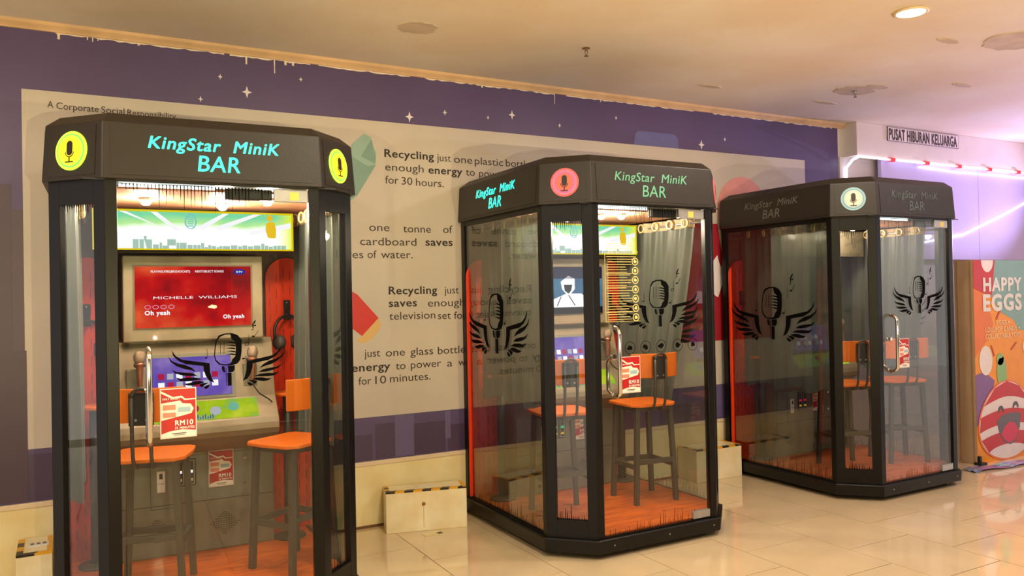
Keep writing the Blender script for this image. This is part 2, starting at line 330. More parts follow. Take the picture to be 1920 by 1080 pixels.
# ------------------------------------------------------------------ soffit and arcade on the right
SOF = mat('soffit_paint', (226, 214, 206), .7, 0, .03, 3)
tag(link('trim_4', BM((6.045, 13, 4.67, 4.95, 2.615, ZC)), SOF, bevel=.004), kind='structure')
tag(link('wall_right', BM((5.985, 6.60, YW-.01, YW+.1, 0, 2.62), (6.60, 13, YW+.004, YW+.1, 0, 2.62)), mat('right_wall', (206, 194, 188), .6)), kind='structure')
LAV = mat('lavender_panel', (196, 182, 226), .6, 0, .04, 2, spec=.5)
lav = tag(link('bulkhead_panel', BM((6.42, 7.895, 4.71, 4.745, 1.70, 2.614), (7.90, 12.9, 4.71, 4.745, 1.70, 2.614)), LAV), 'glossy lavender bulkhead panel hanging under the white soffit, lit by light strips', 'panel')
# family arcade sign
sg = thing('lettered_sign', 'small white rectangular sign with black capitals on the white soffit', 'sign', (6.455, 4.669, 2.775))
link('sign_board', BM((0, 1.06, -.008, 0, 0, .128)), mat('sign_white', (238, 226, 226), .4), sg)
link('sign_border', BM((0, 1.06, -.009, -.001, 0, .006), (0, 1.06, -.009, -.001, .122, .128), (0, .006, -.009, -.001, 0, .128), (1.054, 1.06, -.009, -.001, 0, .128)), mat('sign_edge', (170, 150, 160), .4), sg)
o = link_me('sign_lettering', text_me('PUSAT HIBURAN KELUARGA', .100, 1.01, .030), mat('sign_black', (40, 26, 38), .4), sg); o.location = (.02, -.0105, .014)
# LED light strips
def led(name, pts, label, group=None, r=.008, col=(224, 226, 255), st=3.6):
    t = thing(name, label, 'light strip', pts[0], 0, group)
    p = [Vector(q)-Vector(pts[0]) for q in pts]
    bm = bmesh.new(); tube(bm, p, r, 8); link('light_tube', bm, mat('led_glow_%d_%d_%d' % col, col, .4, emit=st), t, True)
    return t, p
t, p = led('light_strip', [(6.05, 4.655, 2.60), (7.2, 4.655, 2.60), (8.4, 4.655, 2.60), (12, 4.655, 2.60)], 'bright white light strip with red clips along the lower edge of the soffit')
RED = mat('led_red', (210, 30, 40), .4, emit=.6)
for k in range(9):
    link('red_clip', BM((.42+.50*k, .48+.50*k, -.014, .014, -.016, .016)), RED, t)
led('light_strip', [(6.05, 4.655, 2.60), (6.05, 4.72, 2.585), (6.05, 4.79, 2.52), (6.05, 4.79, 2.36)], 'short white light strip turning down the wall at the left end of the soffit', r=.011)
led('light_strip', [(6.95, 4.695, 2.57), (7.5, 4.695, 2.555), (8.2, 4.695, 2.56), (12, 4.695, 2.54)], 'second thinner white light strip just below and behind the first one', r=.007)
led('light_strip', [(7.0, 4.70, 1.86), (7.62, 4.70, 1.945), (8.3, 4.70, 2.16), (9.0, 4.70, 2.40), (10.0, 4.70, 2.6)], 'white light strip running diagonally across the lavender panel', r=.009, st=2.4)
# poster stand
ps = thing('poster_stand', 'tall free-standing egg shop display with colourful front and beige side, right of the third booth', 'display stand', (6.31, 3.82, 0))
link('board', BM((0, 1.5, .003, .163, .0, 1.648)), mat('board_beige', (196, 166, 128), .55, 0, .05, 5), ps, bevel=.003)
link('side_moulding', BM((-.004, 0, .02, .035, .01, 1.64), (-.004, 0, .13, .14, .01, 1.64)), mat('board_edge', (168, 138, 104), .55), ps)
link('foot', BM((-.02, .06, -.04, .02, 0, .02), (-.005, .02, -.02, .0, .02, .07)), DARK, ps)
def pf(name, polys, rgb, y, rough=.35): return flat(name, polys, mat('poster_%d_%d_%d' % rgb, rgb, rough), y, ps)
pf('poster_ground', [rect(0, 1.5, 0, 1.648)], (244, 150, 0), .0032)
pf('poster_sky', [[(.24, 1.648), (1.5, 1.648), (1.5, .9), (.95, 1.02), (.78, 1.06), (.62, 1.06), (.55, 1.15), (.36, 1.22), (.24, 1.35)]], (126, 168, 162), .002)
pf('poster_orange', [[(0, 1.42), (.16, 1.35), (.26, 1.12), (.18, 1.0), (.06, .92), (0, .86)]], (232, 112, 22), .002)
pf('poster_red', [[(0, 1.648), (.30, 1.648), (.25, 1.36), (.12, 1.38), (0, 1.42)], circ(.84, .80, .13, 20)], (200, 10, 34), .0008)
pf('poster_purple', [[(0, .72), (.12, .74), (.26, .66), (.2, .5), (0, .3)]], (130, 84, 150), .002)
pf('poster_shape', [arc((.19, 1.647), .082, 180, 360, 16, lambda a, b: (a, 1.647+(b-1.647)*1.2)), circ(.14, .83, .09, 22, .12), circ(.72, .92, .05, 14, .06), line2(.78, .55, .83, .72, .02)], (240, 228, 222), -.0004)
pf('green_blob', [blob(.36, .72, .07, .13, 16, .15, 3), circ(.34, .83, .05, 14, .05)], (140, 186, 116), -.0004)
pf('confetti', [line2(.30, 1.16, .36, 1.24, .018), line2(.22, .95, .26, .86, .014), line2(.5, .90, .58, .96, .014)], (190, 40, 40), -.0004)
o = link_me('poster_lettering', text_me('HAPPY', .108, .53, .045), WHITE, ps); o.location = (.135, -.002, 1.395); o.rotation_euler = (0, 0, 0)
o = link_me('poster_lettering', text_me('EGGS', .130, .53, .05), WHITE, ps); o.location = (.13, -.002, 1.235)
PLT = mat('poster_small_text', (255, 226, 176), .4)
for s, w, x, z in [('EGGS +', .19, .30, 1.115), ('LOLLIPOP CANDY +', .49, .145, 1.06), ('COLLECTABLE TOYS', .50, .14, 1.005)]:
    o = link_me('poster_lettering', text_me(s, .038, w, .015), PLT, ps); o.location = (x, -.002, z)
# striped egg, built by clipping stripes to the egg outline
def egg(w, z0, h, cx):
    P = []
    for k in range(48):
        a = 2*math.pi*k/48; zz = math.sin(a); xx = math.cos(a)*(1-.16*zz); P.append((cx+w*xx, z0+h*(zz+1)/2))
    return P
def eggw(z, w, z0, h):
    s = max(-1, min(1, (z-z0)/h*2-1)); return w*math.sqrt(max(0, 1-s*s))*(1-.16*s)
EW, EZ, EH, EX = .385, .012, .630, .42
pf('egg_outline', [egg(EW+.018, EZ-.012, EH+.024, EX)], (240, 120, 60), -.0018)
pf('egg_body', [egg(EW, EZ, EH, EX)], (240, 228, 226), -.0030)
def stripe(za, zb, sag=.05):
    N_ = 20; w1 = min(eggw(za, EW, EZ, EH), eggw(zb, EW, EZ, EH))
    up = []; dn = []
    for k in range(N_+1):
        u = -1+2*k/N_
        zt = zb-sag*u*u; zt_w = eggw(zt, EW, EZ, EH); up.append((EX+u*zt_w, zt))
        zl = za-sag*u*u; zl_w = eggw(zl, EW, EZ, EH); dn.append((EX+u*zl_w, zl))
    return up+dn[::-1]
pf('egg_stripe', [stripe(.52, .655, .06)], (200, 10, 34), -.0042)
pf('egg_stripe', [stripe(.30, .42, .05)], (200, 10, 34), -.0042)
pf('egg_stripe', [stripe(.13, .235, .05)], (200, 10, 34), -.0042)
EF = lambda pl: [((a-.47)*.88+.42, b-.02) for a, b in pl]
pf('egg_eye', [EF(q) for q in [arc((.36, .42), .05, 0, 180, 10, lambda a, b: (a, b))+arc((.36, .41), .03, 180, 0, 10, lambda a, b: (a, b)), arc((.60, .44), .05, 0, 180, 10, lambda a, b: (a, b))+arc((.60, .43), .03, 180, 0, 10, lambda a, b: (a, b))]], (76, 60, 76), -.0054)
pf('egg_mouth', [EF([(.29, .345), (.36, .385), (.47, .40), (.58, .40), (.68, .385), (.66, .27), (.58, .16), (.50, .14), (.40, .17), (.33, .24)])], (96, 86, 96), -.0054)
pf('egg_tongue', [EF([(.35, .235), (.42, .30), (.5, .33), (.58, .31), (.64, .25), (.57, .175), (.49, .155), (.41, .18)])], (216, 34, 84), -.0066)
# iridescent foil on the floor by the stand
def foil():
    m = bpy.data.materials.new('iridescent_foil'); m.use_nodes = True; nt = m.node_tree; N = nt.nodes; L = nt.links; b = N['Principled BSDF']
    tc = N.new('ShaderNodeTexCoord'); n = N.new('ShaderNodeTexNoise'); n.inputs['Scale'].default_value = 4; L.new(tc.outputs['Object'], n.inputs[0])
    r = N.new('ShaderNodeValToRGB'); L.new(n.outputs[0], r.inputs[0]); e = r.color_ramp.elements
    e[0].position = .3; e[0].color = (*lin((130, 220, 220)), 1); e[1].position = .7; e[1].color = (*lin((220, 180, 236)), 1)
    k = e.new(.5); k.color = (*lin((150, 160, 230)), 1)
    L.new(r.outputs[0], b.inputs['Base Color']); b.inputs['Metallic'].default_value = .7; b.inputs['Roughness'].default_value = .18; return m
bm = bmesh.new(); N_ = 14
g = [[bm.verts.new((6.02+.10*i, 3.66+.028*j-.008*i+.015*math.sin(i*1.3), .004+.014*abs(math.sin(i*.9+j*1.7)))) for j in range(5)] for i in range(N_)]
for i in range(N_-1):
    for j in range(4): bm.faces.new([g[i][j], g[i+1][j], g[i+1][j+1], g[i][j+1]])
fo = link('foil_ribbon', bm, foil()); fo.modifiers.new('s', 'SOLIDIFY').thickness = .002
tag(fo, 'crumpled iridescent cyan and violet foil ribbon on the floor at the display foot', 'foil')

# ------------------------------------------------------------------ ceiling fittings
dl = thing('ceiling_downlight', 'round recessed ceiling downlight glowing warm white, upper right', 'ceiling light', (3.93, 2.68, ZC))
bm = bmesh.new(); lathe(bm, [(.070, -.001), (.088, -.001), (.090, -.006), (.078, -.012), (.070, -.006)]); link('trim_ring', bm, mat('ring_white', (236, 214, 176), .5), dl, True)
bm = bmesh.new(); lathe(bm, [(.0, -.004), (.071, -.004), (.071, -.009), (0, -.010)]); link('diffuser', bm, mat('lamp_glow', (255, 232, 190), .5, emit=12), dl)
for (x, y, lab) in [(2.689, 3.944, 'small fire sprinkler head on the ceiling above the second booth'), (5.1, 3.945, 'small fire sprinkler head on a patched ceiling spot near the soffit')]:
    s = thing('fire_sprinkler', lab, 'sprinkler', (x, y, ZC))
    bm = bmesh.new(); lathe(bm, [(.022, 0), (.024, -.004), (.010, -.008), (.008, -.018), (.006, -.02), (.0, -.021)], n=12); link('flange', bm, STEEL if x > 5 else mat('sprinkler_dark', (120, 96, 70), .4), s)
    bm = bmesh.new()
    for sx in (-1, 1): tube(bm, [(sx*.008, 0, -.015), (sx*.010, 0, -.03), (0, 0, -.045)], .0022, 5)
    lathe(bm, [(.0, -.052), (.014, -.050), (.014, -.047), (0, -.045)], n=10); link('deflector', bm, mat('sprinkler_dark', (120, 96, 70), .4), s)

# ------------------------------------------------------------------ taped floor boxes
MARB = mat('box_marble', (252, 240, 206), .32, 0, .08, 7, .06, 25, noise_col=(242, 222, 176))
TY = mat('tape_yellow', (236, 172, 32), .4); TB = mat('tape_black', (30, 24, 28), .4)
def floor_box(name, label, FL, ang, w, d, h, nst, seed):
    t = thing(name, label, 'box', (FL[0], FL[1], 0), ang, 'taped stone boxes at the wall foot')
    link('body', BM((0, w, 0, d, 0, h)), MARB, t, bevel=.003)
    tw = .034
    def tape(nm, along, n):
        for k in range(n):
            m = TB if k % 2 == 0 else TY
            L_ = w if along == 'x' else d
            a, b = L_*k/n, L_*(k+1)/n; sh = .018
            bm = bmesh.new()
            if along == 'x':
                P = [(a, 0), (b, 0), (min(b+sh, w), tw), (min(a+sh, w), tw)]
                prism(bm, P, h, h+.0015)
                bm2 = [(a-.0, h-.008), (b, h-.008), (b, h+.001), (a, h+.001)]
                prismY(bm, bm2, -.0012, .0008)
            else: prism(bm, [(0, a), (tw*.8, a), (tw*.8, b), (0, b)], h+.001, h+.0025)
            link(nm, bm, m, t)
    tape('tape_stripe', 'x', nst); tape('tape_stripe', 'y', 4)
    bm = BM((w-tw*.7, w, 0, d, h+.0012, h+.0022)); link('tape_edge', bm, TY, t)
    return t
b1 = floor_box('stone_box', 'low cream box edged in black and yellow tape, between the first and second booths', (1.612, 4.615), math.radians(-14), .50, .17, .250, 9, 1)
bm = bmesh.new(); lathe(bm, [(0, 0), (.010, 0), (.012, .003), (0, .004)], c=(.23, -.004, .165), n=14, axis='y'); link('brown_plug', bm, mat('rust', (150, 100, 40), .5), b1)
link('small_label', BM((.19, .30, .085, .12, .250, .2512)), WHITE, b1)
link('crack_line', BM((.229, .231, -.001, 0, .02, .15)), mat('crack', (170, 140, 96), .7), b1)
b2 = floor_box('stone_box', 'low cream box edged in black and yellow tape, between the second and third booths', (4.04, 4.575), 0, .455, .215, .243, 7, 2)
b3 = floor_box('stone_box', 'low cream box edged in black and yellow tape, left of the first booth', (-.285, 4.42), math.radians(1), .150, .30, .250, 2, 3)
link('socket_plate', BM((.045, .135, .13, .19, .250, .256)), WHITE, b3, bevel=.002)
link('socket_hole', BM(*[(.055+.026*k, .070+.026*k, .145, .175, .2558, .2572) for k in range(3)]), mat('socket_grey', (130, 110, 96), .5), b3)
# paper scrap on the floor near the first box
sc_ = thing('paper_sticker', 'small white paper sticker with dark corner on the floor before the taped box', 'sticker', (1.80, 4.44, .0), .1)
link('paper', BM((0, .11, 0, .06, .0004, .0016)), mat('paper_cream', (236, 220, 170), .6), sc_); link('dark_corner', BM((.085, .115, .0, .03, .0016, .0024)), DARK, sc_)

# ================================================================== BOOTHS
HW, HD, CC, BACK = .6448, .6435, .2126, .633
def ring(o, back=None):
    w, d, c = HW-o, HD-o, CC-.586*o; bk = BACK if back is None else back
    return [(-w, bk), (-w, -d+c), (-w+c, -d), (w-c, -d), (w, -d+c), (w, bk)]
def slab(bm, A, B, s0, s1, z0, z1, d0, d1):
    A = Vector(A); B = Vector(B); t = (B-A).normalized(); n = Vector((-t.y, t.x)); P = []
    for s, d in ((s0, d0), (s1, d0), (s1, d1), (s0, d1)): q = A+t*s+n*d; P.append((q.x, q.y))
    prism(bm, P, z0, z1)
def face_empty(A, B):
    """returns (origin, rz) of a frame whose x runs A->B, whose -y points outwards"""
    t = Vector(B)-Vector(A); return (A[0], A[1]), math.atan2(t.y, t.x), t.length
MIC_W = [[(165, 445), (210, 520), (290, 575), (420, 600), (560, 625), (650, 640), (655, 760), (680, 850), (712, 898), (650, 870), (605, 800), (580, 720), (575, 665), (480, 650), (350, 630), (250, 580), (185, 510)],
         [(120, 525), (170, 590), (240, 625), (340, 650), (420, 690), (472, 738), (400, 708), (320, 690), (230, 650), (155, 590)],
         [(162, 700), (230, 738), (330, 748), (430, 765), (492, 792), (400, 790), (300, 775), (210, 745)],
         [(210, 800), (270, 825), (370, 818), (470, 825), (552, 848), (470, 850), (370, 855), (270, 848)],
         [(318, 895), (380, 893), (450, 875), (520, 873), (585, 885), (500, 905), (420, 918), (360, 912)],
         [(515, 920), (560, 905), (635, 900), (580, 925), (545, 950)],
         [(575, 960), (610, 935), (650, 925), (630, 960), (600, 975)]]
def fatten(pl, d):
    n = len(pl); ar = sum(pl[i][0]*pl[(i+1) % n][1]-pl[(i+1) % n][0]*pl[i][1] for i in range(n)); sg = 1 if ar > 0 else -1; out = []
    for i in range(n):
        ax, ay = pl[i-1]; bx_, by_ = pl[(i+1) % n]; tx, ty = bx_-ax, by_-ay; L_ = math.hypot(tx, ty) or 1
        out.append((pl[i][0]+sg*ty/L_*d, pl[i][1]-sg*tx/L_*d))
    return out
MIC_W = [fatten(q, 5) for q in MIC_W]
MIC_B = [[(780, 270), (860, 245), (960, 243), (1040, 275), (1090, 340), (1088, 500), (1070, 610), (1030, 660), (960, 680), (860, 680), (780, 665), (730, 610), (715, 540), (725, 430), (745, 330)],
         [(800, 290), (865, 262), (940, 262), (950, 320), (1000, 360), (1010, 450), (1000, 560), (960, 600), (945, 640), (925, 655), (865, 665), (795, 650), (745, 600), (728, 540), (738, 430), (760, 340)]]
MIC_X = [[(870, y_), (950, y_-10), (1004, y_), (1004, y_+20), (940, y_+6)] for y_ in (370, 410, 450, 490, 530)] + \
    [line2(805, 350, 800, 520, 6), line2(852, 350, 848, 520, 6), [(815, 684), (850, 690), (862, 770), (840, 770), (820, 740)], [(895, 686), (992, 682), (990, 745), (960, 774), (905, 774)], [(890, 780), (946, 780), (946, 955), (894, 955)], line2(872, 700, 878, 955, 8)]
MIC_N = [circ(1240, 215, 16, 10, 12), line2(1250, 210, 1262, 120, 6), [(1240, 130), (1285, 70), (1290, 90), (1262, 140)], circ(1280, 150, 14, 10, 11), circ(1252, 300, 22, 10, 12), line2(1272, 295, 1325, 220, 6),
         circ(608, 565, 18, 10, 9), line2(626, 560, 622, 440, 5), circ(1112, 598, 22, 10, 11), line2(1128, 592, 1150, 560, 5), line2(1188, 395, 1186, 270, 5)]
MIC_R = [circ(1160, 400, 30, 14, 24), circ(1160, 400, 22, 14, 16)]
HL2 = [line2(1020, 370, 1012, 560, 8), line2(1048, 370, 1042, 560, 8)]
def mic_print(parent, cx, cz, sx, sz, y, name='winged_microphone_print', m=None):
    f = lambda pl: [((px-905)*sx+cx, -(py-600)*sz+cz) for px, py in pl]
    polys = [f(q) for q in MIC_W]+[f([(1810-a, b) for a, b in q]) for q in MIC_W]
    me = flat2d(polys+[f(q) for q in MIC_B]+[f(q) for q in MIC_R]+[f(q) for q in MIC_N], .0008)
    o = link_me(name, me, m or BLACK, parent); o.location = (0, y, 0)
    o = link_me('microphone_rib_print', flat2d([f(q) for q in MIC_X], .0008), m or BLACK, parent); o.location = (0, y-.0002, 0)
def comb(bm, x0, x1, z, sgn, y, step, w, lmin, lmax, seed, peak=None):
    rn = random.Random(seed); x = x0+step*.5
    while x < x1-w:
        u = (x-x0)/(x1-x0); L_ = lmin+(lmax-lmin)*rn.random()**2
        if peak: L_ *= .35+.65*math.exp(-((u-peak)/.28)**2)
        v = [bm.verts.new(p) for p in [(x-w/2, y, z), (x+w/2, y, z), (x+w*.12, y, z+sgn*L_), (x-w*.12, y, z+sgn*L_)]]; bm.faces.new(v)
        x += step
TEALW = {}
def lettering(parent, x, z, y, m, th):
    o = link_me('sign_lettering', text_me('KingStar  MiniK', .050, .515, .024 if th else .006, .22), m, parent); o.location = (x-.2575, y, z+.085)
    o = link_me('sign_lettering', text_me('BAR', .066, .165, .014 if th else .004, .12), m, parent); o.location = (x-.072, y, z)
def roundel(parent, x, z, y, cols, emit, r=.079):
    names = ['outer_ring', 'middle_ring', 'inner_ring', 'centre_disc']
    rad = [r, r*.86, r*.78, r*.62]
    t = None
    for k in range(4):
        bm = bmesh.new(); lathe(bm, [(0, 0), (rad[k], 0), (rad[k], -.004), (0, -.0045)], n=36, axis='y')
        o = link('light_roundel' if t is None else names[k], bm, mat('roundel_%d_%d_%d_%d' % (*cols[k], int(emit*10)), cols[k], .4, emit=emit), parent if t is None else t)
        if t is None: t = o; o.location = (x, y, z)
        else: o.location = (0, -.0015*k, 0)
    cap = [(-.013, .002), (.013, .002)]
    pill = arc((0, .026), .0145, 0, 180, 8, lambda a, b: (a, b))+arc((0, -.004), .0145, 180, 360, 8, lambda a, b: (a, b))
    u = arc((0, -.004), .022, 180, 360, 10, lambda a, b: (a, b))+arc((0, -.004), .0185, 360, 180, 10, lambda a, b: (a, b))
    me = flat2d([pill, u, rect(-.0025, .0025, -.042, -.026), rect(-.020, .020, -.047, -.042)], .001)
    o = link_me('microphone_icon', me, mat('icon_dark', (36, 28, 22), .4), t); o.location = (0, -.0115, -.002)

def pull_handle(parent, x, z0, z1, y0, y1, sx=0, name='pull_handle'):
    """C-shaped tube standing off the glass from y0 to y1"""
    r = .045; pts = [(x, y0, z1)]
    for k in range(1, 7):
        a = math.pi/2*k/6; pts.append((x+sx*(1-math.cos(a)), y1+(y0-y1)*(1-math.sin(a)), z1-r+r*math.cos(a)))
    for k in range(1, 7):
        a = math.pi/2*k/6; pts.append((x+sx*math.cos(a), y1+(y0-y1)*(1-math.cos(a)), z0+r-r*math.sin(a)))
    bm = bmesh.new(); tube(bm, pts, .0115, 12); return link(name, bm, CHROME, parent, True)

def build_booth(idx, x, y, rz, lab, cfg):
    T = thing('karaoke_booth', lab, 'karaoke booth', (x, y, 0), rz, 'glass karaoke booths')
    # plinth, feet, floor
    bm = bmesh.new(); loft(bm, [[(a, b, .032) for a, b in ring(.004)], [(a, b, .102) for a, b in ring(0)], [(a, b, .108) for a, b in ring(.006)]]); link('plinth', bm, FRAME, T, bevel=.002)
    for fx, fy in [(-.5, .5), (.5, .5), (-.5, -.35), (.5, -.35), (-.2, -.55), (.35, -.56), (0, .1)]:
        bm = bmesh.new(); lathe(bm, [(.022, 0), (.030, .003), (.030, .020), (.014, .024), (.014, .034)], c=(fx, fy, 0), n=14); link('foot', bm, DARK, T)
    bm = bmesh.new(); prism(bm, ring(.05, .60), .106, .120); link('floor_panel', bm, WOOD, T)
    # screws
    for (sx_) in (-.33, .05, .38):
        bm = bmesh.new(); lathe(bm, [(0, 0), (.004, 0), (.0045, .002)], c=(sx_, -HD-.0005, .07), n=8, axis='y'); link('screw', bm, STEEL, T)
    # posts and frames
    R_ = ring(.022); Z0, Z1 = .106, 1.935
    faces = [(R_[i], R_[i+1]) for i in range(5)]
    for i, (A, B) in enumerate(faces):
        Ln = (Vector(B)-Vector(A)).length
        if i in (1, 3):    # chamfer: full frame with a narrow window
            mside = .055
            bm = bmesh.new(); slab(bm, A, B, 0, mside, Z0, Z1, 0, .034); link('post', bm, FRAME, T, bevel=.002)
            bm = bmesh.new(); slab(bm, A, B, Ln-mside, Ln, Z0, Z1, 0, .034); link('post', bm, FRAME, T, bevel=.002)
            bm = bmesh.new(); slab(bm, A, B, mside, Ln-mside, 1.835, Z1, .001, .033); link('top_rail', bm, FRAME, T)
            bm = bmesh.new(); slab(bm, A, B, mside, Ln-mside, Z0, .205, .001, .033); link('bottom_rail', bm, FRAME, T)
            bm = bmesh.new(); slab(bm, A, B, mside-.004, Ln-mside+.004, .20, 1.84, .014, .019); g = link('corner_glass', bm, GLASS, T)
            (ox, oy), rzz, _ = face_empty(A, B)
            bm = bmesh.new()
            comb(bm, mside, Ln-mside, 1.836, -1, 0, .0115, .0055, .03, .11, 11*idx+i, .5)
            comb(bm, mside, Ln-mside, .204, 1, 0, .0105, .006, .02, .09, 12*idx+i, .4)
            c = link('glass_fringe_print', bm, BLACK, T); c['kind'] = 'stuff'; place(c, (ox, oy, 0), rzz)
            c.location = (ox-math.sin(rzz)*.0125, oy+math.cos(rzz)*.0125, 0)
        elif i in (0, 4):
            for s0, s1 in ((0, .045), (Ln-.042, Ln)):
                bm = bmesh.new(); slab(bm, A, B, s0, s1, Z0, Z1, 0, .036); link('post', bm, FRAME, T, bevel=.002)
            bm = bmesh.new(); slab(bm, A, B, .045, Ln-.042, 1.90, Z1, .002, .03); link('top_rail', bm, FRAME, T)
            bm = bmesh.new(); slab(bm, A, B, .045, Ln-.042, Z0, .116, .002, .03); link('bottom_rail', bm, FRAME, T)
            bm = bmesh.new(); slab(bm, A, B, .041, Ln-.038, .112, 1.905, .010, .016); g = link('side_glass', bm, GLASS_S, T)
            (ox, oy), rzz, _ = face_empty(A, B)
            if i == 0:
                cxs = cfg.get('side_cx', .42)
                e = bmesh.new(); comb(e, .045, Ln-.042, .116, 1, 0, .012, .005, .02, .13, 5*idx, .75)
                c = link('glass_fringe_print', e, BLACK, T); c['kind'] = 'stuff'; c.location = (ox-math.sin(rzz)*.0085, oy+math.cos(rzz)*.0085, 0); c.rotation_euler = (0, 0, rzz)
                sx, sz = cfg.get('side_s', (5.2e-4, 5.2e-4)); f = lambda pl: [((px-905)*sx+cxs, -(py-600)*sz+cfg.get('side_z', 1.27)) for px, py in pl]
                polys = [f(q) for q in MIC_W]+[f([(1810-a, b) for a, b in q]) for q in MIC_W]+[f(q) for q in MIC_B]+[f(q) for q in MIC_N]
                for nm, pl in (('winged_microphone_print', polys), ('microphone_rib_print', [f(q) for q in MIC_X])):
                    o = link_me(nm, flat2d(pl, .0006), BLACK, T); o.rotation_euler = (0, 0, rzz); o.location = (ox-math.sin(rzz)*.0085, oy+math.cos(rzz)*.0085, 0)
            else:
                cxs = Ln*.5; sx, sz = (5.2e-4, 5.2e-4); f = lambda pl: [((px-905)*sx+cxs, -(py-600)*sz+1.27) for px, py in pl]
                polys = [f(q) for q in MIC_W]+[f([(1810-a, b) for a, b in q]) for q in MIC_W]+[f(q) for q in MIC_B]
                o = link_me('winged_microphone_print', flat2d(polys, .0006), BLACK, T); o.rotation_euler = (0, 0, rzz); o.location = (ox-math.sin(rzz)*.0085, oy+math.cos(rzz)*.0085, 0)
                e = bmesh.new(); comb(e, .045, Ln-.042, .116, 1, 0, .012, .005, .02, .13, 7*idx, .35)
                c = link('glass_fringe_print', e, mat('fringe_faint', (60, 56, 44), .6), T); c['kind'] = 'stuff'; c.location = (ox-math.sin(rzz)*.0085, oy+math.cos(rzz)*.0085, 0); c.rotation_euler = (0, 0, rzz)
        else:              # front: posts + glass door
            for s0, s1 in ((0, .045), (Ln-.045, Ln)):
                bm = bmesh.new(); slab(bm, A, B, s0, s1, Z0, Z1, 0, .036); link('post', bm, FRAME, T, bevel=.002)
            xa, xb = A[0]+.048, B[0]-.048; yg = A[1]+.012
            D_ = link('glass_door', BM((xa, xb, yg, yg+.008, .114, 1.918)), GLASS, T)
            # header + threshold
            link('top_rail', BM((A[0]+.045, B[0]-.045, A[1]+.004, A[1]+.034, 1.921, Z1)), FRAME, T)
            link('threshold', BM((A[0]+.045, B[0]-.045, A[1]+.004, A[1]+.034, .104, .112)), FRAME, T)
            bm = bmesh.new(); comb(bm, xa+.01, xb-.005, 1.916, -1, yg-.001, .0135, .005, .03, .14, 3*idx, .42); comb(bm, xa, xb, .116, 1, yg-.001, .0115, .0045, .015, .11, 4*idx+1, .6)
            tag(link('glass_fringe_print', bm, BLACK, D_), kind='stuff')
            mic_print(D_, *cfg['mic'], yg-.0014)
            # closer box, top and bottom patch fittings
            link('door_closer', BM((cfg['cl'][0], cfg['cl'][1], yg+.009, yg+.055, 1.868, 1.914)), DARK, D_, bevel=.006)
            link('top_patch', BM((cfg['cl'][1]+.004, xb, yg-.008, yg+.016, 1.862, 1.916)), STEEL, D_, bevel=.002)
            link('yellow_triangle', BM((cfg['cl'][1]+.07, cfg['cl'][1]+.11, yg-.0092, yg-.0078, 1.87, 1.905)), mat('yellow_mark', (230, 200, 90), .4), D_)
            link('bottom_patch', BM((xb-.125, xb, yg-.008, yg+.016, .116, .160)), STEEL, D_, bevel=.002)
            hx = xa+(.102 if idx == 1 else .088)
            pull_handle(D_, hx, .865, 1.25, yg-.001, yg-.055, 0)
            pull_handle(D_, hx, .875, 1.085, yg+.009, yg+.060, 0)
            bm = bmesh.new(); lathe(bm, [(.010, 0), (.016, 0), (.016, -.006), (.010, -.007)], c=(hx, yg, 1.085), n=16, axis='y'); link('lock_ring', bm, CHROME, D_)
            cfg['yg'] = yg
    bm = bmesh.new(); tube(bm, [(-.37, -HD+.085, 1.914), (.0, -HD+.085, 1.914)], .006, 8); link('light_tube', bm, mat('tube_glow', (226, 240, 240), .4, emit=4 if idx < 3 else 1), T, True)
    # back panel
    link('back_panel', BM((-.60, .60, .60, BACK, .106, 1.93)), mat('booth_back', (92, 74, 60), .6, 0, .2, 40), T)
    link('roof_lining', BM((-.55, .55, -.40, .60, 1.920, 1.932)), mat('booth_ceiling', (214, 150, 116), .5, 0, .1, 20), T)
    # canopy
    def rg(o, z, bk): return [(a, b, z) for a, b in ring(o, bk)]
    bm = bmesh.new(); loft(bm, [rg(.0, 1.929, BACK), rg(.015, 2.157, BACK), rg(.067, 2.200, BACK-.045)]); link('canopy', bm, CROWN, T, bevel=.0035)
    link('canopy_lip', BM((-.50, .50, -HD+.022, -HD+.03, 1.924, 1.93)), DARK, T)
    # signs on the canopy faces
    K1, K2 = ring(.0), ring(.015)
    for i, kind in ((0, 'L'), (2, 'F'), (1, 'C'), (3, 'C')):
        A = ((Vector(K1[i])+Vector(K2[i]))/2); B = ((Vector(K1[i+1])+Vector(K2[i+1]))/2)
        (ox, oy), rzz, Ln = face_empty(A, B)
        n_ = Vector((math.sin(rzz), -math.cos(rzz)))
        mid = (A+B)/2
        tilt = math.atan2(.015, .228)
        base = BM((-Ln/2+.03, Ln/2-.03, -.0005, .004, 1.945-2.043, 2.145-2.043)); P = link('fascia_plate', base, CROWN, T)
        P.location = (mid.x+n_.x*.0018, mid.y+n_.y*.0018, 2.043)
        P.rotation_euler = (Matrix.Rotation(rzz, 3, 'Z') @ Matrix.Rotation(-tilt, 3, 'X')).to_euler()
        if kind == 'C':
            cols, em = cfg['round']; roundel(P, .0, .002, -.0006, cols, em)
        elif kind == 'F':
            col, em = cfg['front']; lettering(P, -.005 if idx == 1 else -.02, -.070, -.0022, mat('letters_%d_%d_%d_%d' % (*col, int(em*10)), col, .5, emit=em), em > .9)
        else:
            col, em = cfg['left']; lettering(P, .0, -.070, -.0022, mat('letters_%d_%d_%d_%d' % (*col, int(em*10)), col, .5, emit=em), em > .9)
